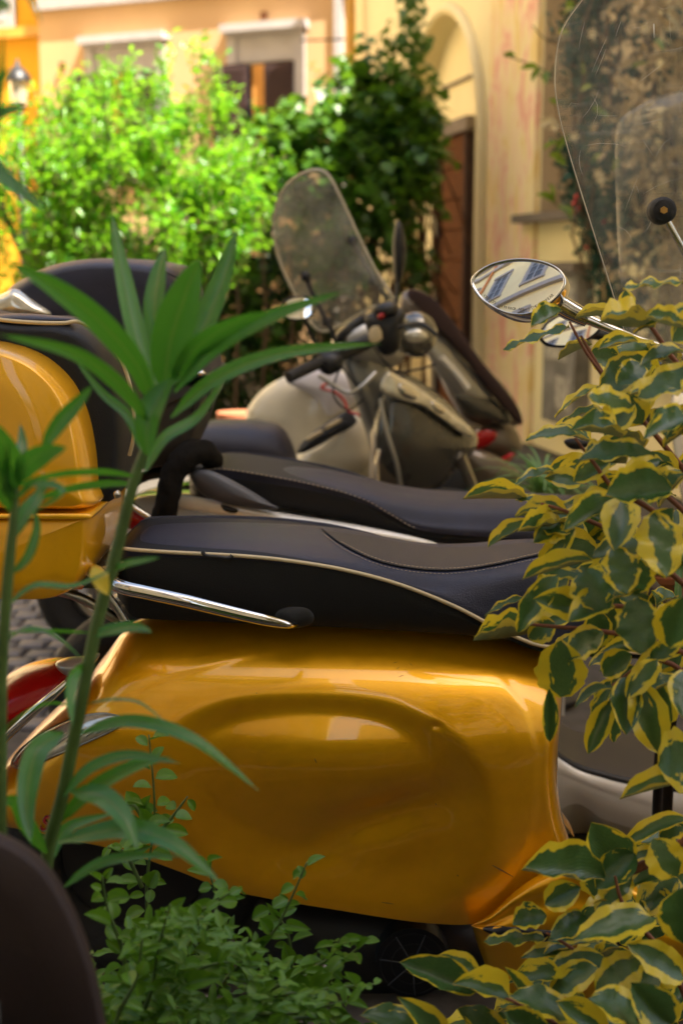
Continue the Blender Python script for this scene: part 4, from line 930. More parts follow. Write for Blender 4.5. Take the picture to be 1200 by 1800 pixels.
# inner deflector sheet
V = []; F = []; inner = [(140, 1300), (170, 1160), (190, 1120), (210, 1090), (260, 1082), (330, 1083), (450, 1088), (560, 1100), (640, 1108)]
for i in range(rows + 1):
    py = 140 + 500 * i / rows; xl = sinterp(inner, py)
    for k in range(K + 1): px = xl + (1430 - xl) * k / K; V.append(P(px, py, ws_y(px, py) - .02 - .03 * math.sin(min(1, k / 6) * math.pi / 2)))
for i in range(rows):
    for k in range(K): F.append((i*(K+1)+k, i*(K+1)+k+1, (i+1)*(K+1)+k+1, (i+1)*(K+1)+k))
dfl = mk('wind_deflector', V, F, M['clear'], ys); md = dfl.modifiers.new('thick', 'SOLIDIFY'); md.thickness = .002
kc = P(1163, 370, 1.775)
V, F = tube_vf([kc + Vector((.004, .03, 0)), kc + Vector((.002, .006, 0)), kc + Vector((0, -.004, 0)), kc + Vector((0, -.008, 0))], [.017, .0175, .0165, .013], 28); mk('screen_knob', V, F, M['rubber'], ys, sharp=50)
V, F = tube_vf([kc + Vector((0, -.007, 0)), kc + Vector((0, -.0115, 0))], [.005, .0045], 6); mk('knob_bolt', V, F, M['copper'], ys, sharp=30)
pxtube('screen_arm', [(1170, 385, 1.775), (1200, 440, 1.78), (1250, 540, 1.80)], .0045, M['chrome'], ys, n=12)
# mirror: convex glass in a teardrop chrome housing
mo = [(826, 492), (838, 477), (868, 462), (910, 455), (952, 459), (982, 472), (994, 492), (984, 516), (958, 540), (925, 554), (888, 551), (852, 532), (832, 510)]
MC = P(912, 506, 1.97); MNv = Vector((-.40, -.82, .40)).normalized()
MR = 0.9
def on_mirror(px, py, off=0.0):
    r = ray(px, py); t = (MC - CAM).dot(MNv) / r.dot(MNv); p = CAM + r * t; q = p - MC; q -= MNv * q.dot(MNv)
    return MC + q - MNv * (q.length_squared / (2 * MR)) + MNv * off
mo2 = catmull(mo, 8, True); cx, cy = 912, 506
V = []; F = []; K = 10; n_ = len(mo2)
for k in range(K + 1):
    for x, y in mo2: V.append(on_mirror(cx + (x - cx) * (.93 * k / K + .0005), cy + (y - cy) * (.93 * k / K + .0005)))
for k in range(K):
    for q in range(n_): F.append((k*n_+q, k*n_+(q+1) % n_, (k+1)*n_+(q+1) % n_, (k+1)*n_+q))
mir = thing.__call__ if False else None
hs_V = []; hs_F = []
hp = [(.93, .000), (.955, .004), (.985, .004), (1.0, 0), (1.01, -.008), (1.0, -.02), (.93, -.034), (.8, -.045), (.55, -.055), (.2, -.060), (.001, -.061)]
for s_, d_ in hp:
    for x, y in mo2: hs_V.append(on_mirror(cx + (x - cx) * s_, cy + (y - cy) * s_, d_))
for k in range(len(hp) - 1):
    for q in range(n_): hs_F.append((k*n_+q, (k+1)*n_+q, (k+1)*n_+(q+1) % n_, k*n_+(q+1) % n_))
mh = mk('mirror', hs_V, hs_F, M['chrome'], ys)
gl = mk('mirror_glass', V, F, M['mirror'], mh)
etch = mat('etched_letters', (.25, .2, .12), .6)
MT = bvh(V, F)
def arc_text(txt, path, size, nm):
    d = catmull(path, 12); L = [0]
    for a, c in zip(d, d[1:]): L.append(L[-1] + math.dist(a, c))
    n0 = len(txt); vs = []; fs = []
    for i, ch in enumerate(txt):
        if ch == ' ': continue
        s = L[-1] * (i + .3) / n0; x = interp(list(zip(L, [p[0] for p in d])), s); y = interp(list(zip(L, [p[1] for p in d])), s)
        x2 = interp(list(zip(L, [p[0] for p in d])), s + 2); y2 = interp(list(zip(L, [p[1] for p in d])), s + 2)
        o = lettering(ch, (x, y), size, 2, etch, None, MT, italic=0, nm='tmp', lift=.0004, ang=math.atan2(y2 - y, x2 - x))
        n1 = len(vs); vs += [v.co.copy() for v in o.data.vertices]; fs += [tuple(q + n1 for q in p.vertices) for p in o.data.polygons]; bpy.data.objects.remove(o)
    return mk(nm, vs, fs, etch, mh, smooth=False)
arc_text('OBJECTS IN MIRROR ARE', [(848, 520), (866, 533), (890, 543), (920, 546)], 6.5, 'mirror_lettering')
arc_text('THEY APPEAR', [(932, 545), (955, 534), (972, 520)], 7, 'mirror_lettering')
pxtube('mirror_stem', [(975, 530, 2.0), (1000, 545, 2.0), (1030, 560, 2.0)], [.016, .015, .0125], M['chrome'], mh, n=16)
b = MB()
for k in range(7): x = 984 + k * 0; a = 2*math.pi*k/7; b.tube([P(982, 532, 2.0) + Vector((0, -.0145*math.cos(a), .0145*math.sin(a))), P(1028, 558, 2.0) + Vector((0, -.0125*math.cos(a), .0125*math.sin(a)))], .0012, 4)
b.mk('stem_ribs', M['plastic'], mh)
pxtube('mirror_rod', [(1025, 558, 2.0), (1070, 577, 1.99), (1120, 597, 1.98), (1180, 618, 1.97), (1260, 660, 1.97)], [.0085, .0065, .006, .006, .006], M['chrome'], ys, n=14)
puff('handlebar_cover', [(1240, 650), (1300, 610), (1400, 630), (1440, 700), (1390, 800), (1290, 820), (1240, 740)], 2.15, .10, M['yellow'], ys)
puff('leg_shield', [(1260, 800), (1400, 760), (1500, 900), (1520, 1300), (1450, 1650), (1340, 1600), (1300, 1300), (1270, 1000)], 2.2, .16, M['yellow'], ys)
mk('front_tyre', *(lambda o_: ([v.co.copy() for v in o_.data.vertices], [tuple(p.vertices) for p in o_.data.polygons]))(ring(Vector((P(1650, 1600, 2.2).x, 2.2, .23)), .175, .055, M['rubber'], None, 'tmp_ring')), M['rubber'], ys); bpy.data.objects.remove(bpy.data.objects['tmp_ring'])

# ================================================================== WHITE SCOOTER
YW = 2.98
wsx = thing('white_scooter', (P(600, 1200, YW).x, YW, 0), 'pearl white scooter with a black seat and black top case parked behind the yellow one', 'scooter')
wt = [(335, 830), (360, 815), (400, 813), (560, 824), (640, 838), (700, 852), (780, 862), (860, 865), (960, 866), (1050, 872), (1150, 900)]
wp = [(335, 838), (380, 826), (470, 838), (560, 856), (640, 880), (690, 908), (730, 930), (800, 940), (1150, 960)]
wb = [(335, 880), (420, 880), (520, 898), (600, 915), (700, 942), (760, 954), (860, 964), (1000, 975), (1150, 1000)]
UV_, UF, LV, LF, m_, NU = seat_mesh(YW, wt, wp, wb, [(335, .13), (450, .15), (700, .16), (900, .15), (1150, .09)], 335, 1150, crown=.02)
ws_seat = mk('seat', UV_, UF, M['vinyl'], wsx, sharp=70); mk('seat_skirt', LV, LF, M['vinyl_side'], ws_seat, sharp=70)
stitches('stitching', [Vector(UV_[i*m_ + m_ - 1]) + Vector((0, -.0022, .003)) for i in range(4, 60)], .0009, .006, .004, M['thread'], ws_seat)
def side_loft(nm, top, bot, wt_, Yc, mt, parent, u0, u1, NS=80, NT=40, pw=.8, front=40, back=30):
    V = []; F = []
    for i in range(NS + 1):
        u = u0 + (u1 - u0) * i / NS; wd = sinterp(wt_, u); e = min(1, (u - u0) / back); e2 = min(1, (u1 - u) / front)
        wd *= .2 + .8 * math.sqrt(max(0, 1 - (1 - e) ** 2)) * math.sqrt(max(0, 1 - (1 - e2) ** 2))
        zt = P(u, sinterp(top, u), Yc).z; zb = P(u, sinterp(bot, u), Yc - wd).z; X = P(u, 1000, Yc - wd).x
        for j in range(2 * NT + 1):
            t = (j - NT) / NT; a = abs(t)
            if a < .6: an = a / .6 * math.pi / 2; yy = wd * math.sin(an) ** pw; z = zt - (zt - zb) * .45 * (1 - math.cos(an))
            else: q = (a - .6) / .4; yy = wd * (1 - .1 * q * q); z = zt - (zt - zb) * (.45 + .55 * q)
            V.append((X, Yc + (yy if t > 0 else -yy) * (-1), z) if False else (X, Yc - yy if t > 0 else Yc + yy, z))
    m = 2 * NT + 1
    for i in range(NS):
        for k in range(m - 1): F.append((i*m+k, i*m+k+1, (i+1)*m+k+1, (i+1)*m+k))
    F.append(tuple(range(m))); F.append(tuple(NS*m+k for k in range(m))[::-1])
    mk(nm, V, F, mt, parent, sharp=60); return V, F
V, F = side_loft('body_shell', [(150, 930), (200, 885), (240, 868), (330, 864), (500, 880), (700, 930), (900, 960), (1000, 985)], [(150, 1000), (400, 1150), (700, 1260), (1000, 1260)], [(150, .08), (300, .15), (600, .19), (1000, .17)], YW, M['white_paint'], wsx, 150, 1000)
WT = bvh(V, F)
puff('side_moulding', [(300, 868), (420, 886), (470, 898), (640, 925), (760, 952), (760, 962), (620, 940), (460, 915), (300, 890)], 2.80, .02, M['white_paint'], wsx, sm=3)
puff('tail_light', [(185, 905), (200, 878), (222, 876), (250, 895), (290, 925), (260, 935), (215, 925)], 2.84, .03, M['red_lens'], wsx, sm=4)
pxtube('lamp_trim', [(200, 868, 2.83), (235, 892, 2.81), (275, 918, 2.80), (300, 935, 2.8)], .007, M['chrome'], wsx)
# grab handle fin
puff('grab_handle', [(335, 838), (348, 826), (372, 828), (410, 845), (450, 868), (478, 886), (490, 893), (470, 896), (420, 890), (385, 882), (352, 866)], 2.78, .02, M['plastic_g'], wsx, sm=4)
puff('handle_foot', [(380, 880), (430, 890), (434, 897), (424, 905), (400, 903), (382, 893)], 2.80, .02, M['plastic'], wsx, sm=3)
V, F = shell_on(WT, [(413, 917), (432, 919), (432, 926), (414, 926)], .001, sm=1, rings=2, dome=False); mk('warning_decal', V, F, M['plastic'], wsx)
# legroom floor seen in front of the yellow body
def strip(nm, a_, c_, Ya, Yb, mt, parent, K=8, bulge=0.0, n=40):
    a = catmull(a_, 8); c = catmull(c_, 8); V = []; F = []
    for i in range(n + 1):
        p = a[int(i/n*(len(a)-1))]; q = c[int(i/n*(len(c)-1))]
        for k in range(K + 1):
            t = k / K; V.append(P(p[0]+(q[0]-p[0])*t, p[1]+(q[1]-p[1])*t, Ya + (Yb - Ya) * t - bulge * math.sin(t * math.pi)))
    for i in range(n):
        for k in range(K): F.append((i*(K+1)+k, i*(K+1)+k+1, (i+1)*(K+1)+k+1, (i+1)*(K+1)+k))
    return mk(nm, V, F, mt, parent)
strip('floor_side', [(900, 1270), (1000, 1345), (1060, 1368), (1120, 1382), (1220, 1396), (1350, 1400)], [(900, 1330), (1000, 1368), (1060, 1392), (1120, 1412), (1220, 1440), (1350, 1450)], 2.72, 2.712, M['white_paint'], wsx, bulge=.004)
strip('floor_skirt', [(900, 1330), (1000, 1368), (1060, 1392), (1120, 1412), (1220, 1440), (1350, 1450)], [(900, 1500), (1000, 1415), (1060, 1440), (1120, 1460), (1220, 1500), (1350, 1520)], 2.712, 2.725, M['white_paint'], wsx, bulge=.004)
strip('floor_underside', [(900, 1500), (1000, 1415), (1060, 1440), (1120, 1460), (1220, 1500), (1350, 1520)], [(900, 1560), (1020, 1480), (1080, 1510), (1160, 1540), (1240, 1560), (1350, 1580)], 2.725, 2.82, M['cream_paint'], wsx)
strip('floor_mat', [(900, 1200), (1000, 1280), (1060, 1285), (1120, 1290), (1220, 1310), (1350, 1320)], [(900, 1268), (1000, 1343), (1060, 1366), (1120, 1380), (1220, 1394), (1350, 1398)], 3.20, 2.745, M['vinyl'], wsx)
strip('mat_edge', [(900, 1262), (1000, 1334), (1060, 1356), (1120, 1370), (1220, 1384), (1350, 1388)], [(900, 1272), (1000, 1347), (1060, 1369), (1120, 1383), (1220, 1397), (1350, 1401)], 2.742, 2.735, M['plastic'], wsx, K=3, bulge=.004)
# black top case on its rack
cb = [(20, 600), (34, 520), (70, 487), (120, 465), (180, 455), (250, 456), (300, 463), (326, 474), (345, 510), (362, 560), (374, 610), (382, 648), (380, 660), (200, 665), (30, 660)]
slab(cb, 3.0, .22, .20, M['vinyl'], wsx, 'case_lid')
slab([(25, 662), (200, 664), (385, 660), (392, 664), (388, 672), (378, 676), (368, 720), (350, 770), (320, 800), (200, 805), (60, 800), (30, 740)], 3.0, .20, .08, mat('warm_black_plastic', (.035, .030, .026), .5), wsx, 'case_base', sm=3)
V, F = tube_vf(catmull([P(x, y, 2.79) for x, y in ((72, 500), (130, 480), (200, 470), (280, 476), (318, 492))], 6), .0016, 5); mk('case_seam', V, F, M['thread_dark'], wsx)
for x in (336, 366): puff('case_slot', [(x, 690), (x + 6, 688), (x + 5, 720), (x - 1, 722)], 2.79, .004, M['thread_dark'], wsx, sm=2)
puff('case_lock', [(345, 652), (355, 650), (362, 656), (355, 663), (346, 661)], 2.78, .01, M['chrome'], wsx, sm=3)
puff('case_reflector', [(-40, 560), (-20, 530), (10, 514), (30, 508), (60, 528), (92, 552), (60, 556), (0, 556)], 2.76, .03, M['clear_lens'], wsx, sm=4)
b = MB(); b.tube([P(60, 812, 2.95), P(250, 815, 2.95), P(330, 822, 2.95), P(400, 830, 2.98)], .012, 8); b.tube([P(200, 860, 2.9), P(260, 835, 2.9), P(330, 822, 2.9)], .012, 8); b.mk('rack', M['plastic'], wsx)
rw = Vector((P(230, 0, YW).x, YW, .23)); ring(rw, .175, .055, M['rubber'], wsx, 'rear_tyre', n=14)
V, F = tube_vf([rw + Vector((0, -.04, 0)), rw + Vector((0, .04, 0))], .12, 28); mk('wheel_rim', V, F, M['plastic'], wsx, sharp=40)
puff('leg_shield', [(1180, 700), (1300, 660), (1400, 800), (1420, 1200), (1380, 1450), (1260, 1400), (1240, 1100)], 2.98, .14, M['white_paint'], wsx)
# handlebar grip and second mirror seen past the leaves
pxtube('handlebar_grip', [(1000, 752, 2.75), (1040, 745, 2.76), (1080, 738, 2.78), (1180, 730, 2.9)], [.014, .016, .016, .016], M['rubber'], wsx, n=14)
puff('brake_lever_guard', [(990, 775), (1010, 770), (1040, 778), (1020, 790), (1000, 788)], 2.74, .01, M['plastic'], wsx, sm=3)
m2 = [(948, 592), (955, 572), (985, 553), (1020, 545), (1050, 550), (1060, 566), (1040, 590), (1005, 606), (965, 606)]
V, F = puff_vf(m2, lambda x, y: 2.66, .004, .03); mh2 = mk('mirror', V, F, M['plastic'], wsx)
MC2 = P(1003, 578, 2.648); mn2 = Vector((-.30, -.80, .52)).normalized(); m2c = catmull(m2, 6, True); V = []; F = []; n_ = len(m2c)
for k in range(7):
    for x, y in m2c:
        s_ = .92 * (k + .01) / 6; r = ray(1003 + (x-1003)*s_, 578 + (y-578)*s_); p = P(1003 + (x-1003)*s_, 578 + (y-578)*s_, 2.652); q = p - MC2; V.append(p + Vector((0, q.length_squared * .5, 0)) + mn2 * .0)
mk('mirror_back', *puff_vf([(1003 + (x-1003)*1.03, 580 + (y-578)*1.06) for x, y in m2], 2.68, .02, .03), M['plastic'], mh2)
# tilted glass
V = []
for k in range(7):
    for x, y in m2c:
        s_ = .93 * (k + .01) / 6; r = ray(1003 + (x-1003)*s_, 578 + (y-578)*s_); t = (MC2 - Vector((0, .03, 0)) - CAM).dot(mn2) / r.dot(mn2); p = CAM + r * t; q = p - MC2; V.append(p - mn2 * (q.length_squared / 1.2))
for k in range(6):
    for q in range(n_): F.append((k*n_+q, k*n_+(q+1) % n_, (k+1)*n_+(q+1) % n_, (k+1)*n_+q))
mk('mirror_glass', V, F, M['mirror'], mh2)
pxtube('mirror_rod', [(1030, 585, 2.69), (1070, 592, 2.70), (1110, 602, 2.72), (1190, 650, 2.8)], [.012, .010, .008, .008], M['plastic'], wsx)
# fabric-sleeved lock draped over the grab handle
tag(pxtube('fabric_lock_sleeve', [(282, 950, 2.76), (288, 915, 2.76), (296, 870, 2.755), (306, 830, 2.76), (330, 800, 2.78), (362, 796, 2.84), (376, 812, 2.92)], [.020, .024, .025, .026, .028, .026, .02], M['fabric'], None, n=16, top=P(282, 950, 2.76)), 'black fabric chain lock sleeve draped over the white scooter seat rack', 'chain lock')
for f_ in (bpy.data.objects['fabric_lock_sleeve'],):
    for v in f_.data.vertices:
        q = noise.noise(v.co * 40); v.co += v.normal * q * .006

# ================================================================== GRAPHITE SCOOTER with tall windscreen
YG = 4.1
gs = thing('graphite_scooter', (P(500, 1100, YG).x, YG, 0), 'dark graphite scooter with a tall clear windscreen parked in the third row', 'scooter')
side_loft('seat', [(300, 760), (350, 742), (400, 738), (460, 741), (500, 760), (530, 830)], [(300, 830), (400, 850), (530, 860)], [(300, .12), (450, .15), (530, .13)], YG, M['vinyl'], gs, 300, 530, front=45, back=60)
side_loft('body_shell', [(150, 900), (300, 850), (500, 850), (640, 900)], [(150, 1000), (400, 1080), (640, 1100)], [(150, .10), (400, .18), (640, .14)], YG, M['graphite'], gs, 150, 640)
rw = Vector((P(165, 0, YG).x, YG, .235)); gt = ring(rw, .18, .055, M['rubber'], gs, 'rear_tyre', n=16, seg=56)
ring(rw, .118, .014, M['steel'], gs, 'wheel_rim', n=8)
ring(rw, .055, .02, M['steel'], gs, 'wheel_hub', n=8)
for k in range(5):
    a = k * 1.256; V, F = tube_vf([rw + Vector((math.cos(a)*.05, 0, math.sin(a)*.05)), rw + Vector((math.cos(a)*.115, 0, math.sin(a)*.115))], .011, 8); mk('wheel_spoke', V, F, M['steel'], gs)
slope = lambda x, y: 4.25 + (x - 600) * .0006
puff('headset', [(582, 600), (600, 575), (640, 553), (690, 548), (712, 570), (715, 610), (700, 640), (660, 655), (615, 650), (590, 630)], slope, .09, M['silver'], gs)
puff('column', [(592, 600), (640, 590), (680, 630), (694, 700), (702, 780), (690, 850), (655, 850), (645, 770), (618, 690)], slope, .10, mat('mid_grey_paint', (.15, .15, .135), .3, .4, .8), gs, sm=4)
puff('switch_block', [(640, 560), (665, 545), (692, 540), (712, 548), (708, 580), (700, 615), (675, 625), (655, 600)], lambda x, y: 4.12, .04, M['plastic'], gs)
puff('switch_panel', [(648, 580), (665, 572), (672, 596), (652, 604)], 4.075, .006, M['piping'], gs, sm=2)
puff('kill_switch', [(662, 555), (672, 550), (676, 557), (666, 562)], 4.07, .01, M['red_lens'], gs, sm=2)
pxtube('handlebar', [(560, 632, 4.05), (600, 622, 4.12), (650, 600, 4.2)], [.02, .022, .02], M['plastic'], gs)
puff('grip_boss', [(556, 628), (575, 618), (600, 625), (602, 645), (580, 660), (560, 650)], 4.06, .035, M['plastic'], gs, sm=4)
pxtube('handlebar_grip', [(508, 664, 3.94), (530, 652, 3.98), (562, 638, 4.04)], [.016, .018, .017], M['rubber'], gs, n=14)
pxtube('brake_lever', [(560, 660, 4.0), (610, 690, 4.0), (632, 682, 3.98), (660, 655, 4.02)], .006, M['silver'], gs)
puff('headlamp_bowl', [(705, 560), (730, 548), (755, 556), (768, 580), (762, 610), (740, 628), (712, 622), (700, 595)], lambda x, y: 4.3, .06, M['smoke_glass'], gs)
for pts in ([(600, 640), (585, 690), (610, 720), (640, 700)], [(640, 555), (610, 590), (600, 640), (630, 680)], [(650, 600), (690, 650), (730, 650), (765, 640)]):
    pxtube('cable', [(x, y, 4.08) for x, y in pts], .0035, M['rubber'], gs, n=6)
puff('brake_reservoir', [(655, 540), (685, 530), (700, 540), (695, 556), (665, 560)], 4.1, .03, M['plastic'], gs, sm=3)
puff('instrument_panel', [(590, 590), (620, 562), (650, 552), (652, 562), (622, 580), (600, 604)], 4.14, .02, M['plastic'], gs, sm=3)
pxtube('brake_lever', [(700, 575, 4.05), (740, 570, 4.0), (768, 590, 3.98)], .006, M['plastic'], gs)
puff('indicator_lens', [(712, 585), (735, 578), (752, 590), (740, 602), (716, 600)], 4.2, .015, M['clear_lens'], gs, sm=3)
# front fairing with headlight strip
fy = lambda x, y: 4.3 + (x - 750) * .0012
puff('front_fairing', [(668, 690), (690, 655), (730, 665), (780, 700), (815, 735), (838, 765), (832, 795), (800, 830), (770, 858), (730, 870), (690, 860), (664, 820), (655, 770), (660, 720)], fy, .12, M['graphite'], gs)
puff('fairing_flank', [(652, 745), (668, 700), (690, 740), (705, 800), (712, 870), (680, 880), (650, 870), (648, 810)], lambda x, y: 4.22, .07, M['brown_paint'], gs, sm=4)
puff('headlight', [(668, 684), (680, 654), (705, 662), (740, 684), (770, 705), (800, 730), (832, 758), (825, 770), (790, 748), (750, 720), (710, 702), (690, 700)], lambda x, y: fy(x, y) - .10, .03, M['clear_lens'], gs)
puff('light_reflector', [(700, 675), (720, 680), (735, 694), (728, 704), (706, 696)], lambda x, y: fy(x, y) - .125, .012, M['chrome'], gs, sm=3)
puff('light_reflector', [(758, 706), (772, 712), (782, 722), (774, 728), (760, 718)], lambda x, y: fy(x, y) - .125, .012, M['chrome'], gs, sm=3)
pxtube('fairing_trim', [(668, 700, 4.14), (680, 760, 4.13), (698, 820, 4.14), (706, 880, 4.18)], .007, M['silver'], gs)
pxtube('fairing_trim', [(665, 860, 4.14), (662, 820, 4.14), (668, 790, 4.14)], .008, M['chrome'], gs)
fw = Vector((P(800, 0, 4.5).x, 4.5, .235)); ring(fw, .18, .055, M['rubber'], gs, 'front_tyre', n=14)
pxtube('fork_leg', [(808, 800, 4.3), (828, 850, 4.35), (860, 930, 4.45)], .018, M['steel'], gs)
# windscreen
gy = lambda x, y: 4.30 - .00125 * (x - 580) - .0009 * (y - 450) * -1 * .4
go = [(480, 405), (486, 360), (505, 325), (535, 304), (562, 299), (580, 312), (600, 350), (630, 415), (660, 475), (690, 528), (655, 540), (620, 560), (575, 582), (548, 570), (520, 520), (494, 465)]
oc = catmull(go, 6, True); cx = sum(p[0] for p in oc)/len(oc); cy = sum(p[1] for p in oc)/len(oc); V = []; F = []; n_ = len(oc)
for k in range(9):
    t = 1 - k / 8.05
    for x, y in oc: px = cx + (x-cx)*t; py = cy + (y-cy)*t; V.append(P(px, py, gy(px, py) - .05 * (1 - t * t)))
for k in range(8):
    for q in range(n_): F.append((k*n_+q, k*n_+(q+1) % n_, (k+1)*n_+(q+1) % n_, (k+1)*n_+q))
F.append(tuple(8*n_+q for q in range(n_)))
g_ = mk('windscreen', V, F, M['clear2'], gs); md = g_.modifiers.new('thick', 'SOLIDIFY'); md.thickness = .003
e_ = [P(x, y, gy(x, y)) for x, y in oc]; e_.append(e_[0]); V, F = tube_vf(e_, .0050, 6); mk('screen_edge', V, F, M['edge'], g_)
pxtube('screen_stay', [(537, 486, 4.24), (556, 530, 4.22), (580, 575, 4.2), (592, 605, 4.2)], [.009, .007, .008, .008], M['plastic'], gs)
pxtube('screen_stay', [(620, 424, 4.24), (650, 478, 4.24), (682, 528, 4.24)], [.009, .008, .008], M['plastic'], gs)
b = MB()
for (x, y) in ((537, 486), (575, 566), (620, 424), (655, 494)): b.tube([P(x, y, 4.22), P(x, y, 4.26)], .016, 10)
b.mk('stay_knob', M['plastic'], gs, kind='stuff')
V, F = puff_vf([(494, 545), (500, 528), (520, 521), (540, 523), (551, 536), (548, 554), (530, 563), (506, 561)], 4.05, .004, .03); mm_ = mk('mirror', V, F, M['plastic'], gs)
cc = P(523, 542, 4.035); V = []; F = []; oc = catmull([(497, 545), (503, 531), (520, 524), (538, 526), (548, 537), (545, 552), (530, 560), (508, 558)], 4, True)
mnn = Vector((-.06, -.98, .18)).normalized()
for k in range(5):
    for x, y in oc: s_ = (k + .01) / 4; r = ray(523 + (x-523)*s_, 542 + (y-542)*s_); t = (cc - CAM).dot(mnn) / r.dot(mnn); p = CAM + r * t; V.append(p - mnn * ((p - cc).length_squared / .9))
n_ = len(oc)
for k in range(4):
    for q in range(n_): F.append((k*n_+q, k*n_+(q+1) % n_, (k+1)*n_+(q+1) % n_, (k+1)*n_+q))
mk('mirror_glass', V, F, M['mirror'], mm_)
pxtube('mirror_rod', [(535, 560, 4.06), (552, 600, 4.08), (572, 632, 4.1)], .006, M['plastic'], gs)
puff('mirror', [(689, 430), (693, 400), (699, 388), (708, 400), (714, 440), (710, 475), (700, 500), (692, 480)], 4.4, .03, M['plastic'], gs, sm=4)
pxtube('mirror_rod', [(699, 492, 4.4), (694, 540, 4.36), (690, 570, 4.3)], .007, M['plastic'], gs)

# ================================================================== CREAM SCOOTER
cs = thing('cream_scooter', P(540, 1010, 4.9), 'cream scooter with a rounded leg shield and slotted glove box behind the black seat', 'scooter')
puff('leg_shield', [(432, 740), (440, 710), (465, 682), (500, 662), (540, 650), (590, 648), (625, 662), (642, 700), (650, 760), (655, 830), (600, 860), (500, 860), (440, 850)], 4.75, .08, M['cream_paint'], cs)
puff('glove_box', [(520, 800), (560, 770), (600, 735), (620, 722), (645, 735), (655, 770), (650, 815), (600, 850), (540, 860), (505, 850)], 4.62, .07, M['cream_paint'], cs)
puff('pocket', [(527, 782), (560, 752), (600, 727), (612, 722), (626, 735), (622, 748), (590, 766), (560, 784), (530, 797)], 4.545, .010, M['plastic_g'], cs, sm=4)
pxtube('pocket_rail', [(523, 795, 4.53), (560, 770, 4.53), (610, 744, 4.53)], .008, M['plastic'], cs)
for (x, y) in ((552, 764), (585, 744)): puff('pocket_insert', [(x - 14, y + 7), (x + 10, y - 8), (x + 16, y - 4), (x - 8, y + 11)], 4.53, .006, M['piping'], cs, sm=2)
puff('inner_panel', [(500, 668), (540, 652), (585, 650), (620, 668), (632, 700), (600, 722), (575, 730), (555, 700)], 4.66, .035, mat('lilac_white', (.62, .60, .64), .3), cs, sm=4)
tag(pxtube('red_cord', [(562, 660, 4.55), (575, 672, 4.54), (565, 682, 4.54), (590, 690, 4.54), (605, 705, 4.54), (612, 722, 4.53), (628, 728, 4.53), (646, 740, 4.53)], .005, M['badge'], None, top=P(646, 740, 4.53)), 'thin red cord tied across the cream scooter shield', 'cord')
ring(Vector((P(470, 0, 4.9).x, 4.9, .23)), .175, .055, M['rubber'], cs, 'front_tyre', n=12)

# ================================================================== BRONZE SCOOTER
bs = thing('bronze_scooter', P(840, 900, 5.2), 'bronze brown scooter with smoked windscreen and red side lenses behind the graphite one', 'scooter')
by = lambda x, y: 5.0 + (x - 800) * .0010
puff('front_cowl', [(700, 530), (722, 508), (755, 520), (790, 570), (850, 640), (895, 690), (916, 735), (900, 752), (860, 756), (820, 740), (790, 700), (760, 640), (720, 580)], by, .10, M['brown_paint'], bs, sm=5)
puff('cowl_panel', [(745, 600), (775, 590), (810, 625), (850, 670), (880, 715), (870, 730), (825, 715), (795, 690), (765, 650)], lambda x, y: by(x, y) - .085, .03, M['silver'], bs, sm=4)
pxtube('cowl_chevron', [(775, 628, 4.86), (800, 655, 4.87), (822, 683, 4.88)], .012, M['white_paint'], bs)
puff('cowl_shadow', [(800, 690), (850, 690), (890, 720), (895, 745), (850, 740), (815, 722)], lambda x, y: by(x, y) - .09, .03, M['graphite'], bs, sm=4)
puff('smoked_screen', [(716, 522), (724, 508), (760, 524), (800, 570), (850, 640), (905, 708), (918, 742), (908, 742), (860, 690), (800, 612), (745, 550)], lambda x, y: by(x, y) - .12, .02, M['shutter'], bs, sm=4)
puff('side_lens', [(832, 768), (850, 756), (872, 760), (868, 774), (850, 786), (836, 786)], 4.95, .012, M['red_lens'], bs, sm=3)
puff('side_lens', [(878, 808), (895, 796), (904, 798), (898, 808), (885, 816)], 4.95, .02, M['red_lens'], bs, sm=3)
puff('lower_cowl', [(820, 770), (870, 740), (905, 752), (915, 790), (880, 810), (835, 800)], 5.05, .06, M['brown_paint'], bs, sm=4)
puff('mudguard', [(812, 790), (850, 792), (890, 812), (915, 840), (890, 870), (840, 868), (815, 830)], 4.9, .05, M['brown_paint'], bs, sm=4)
ring(Vector((P(840, 0, 5.1).x, 5.1, .23)), .175, .055, M['rubber'], bs, 'front_tyre', n=12)
puff('engine_bay', [(700, 860), (780, 800), (840, 800), (900, 870), (880, 960), (700, 960)], 5.0, .1, M['plastic'], bs, sm=4)

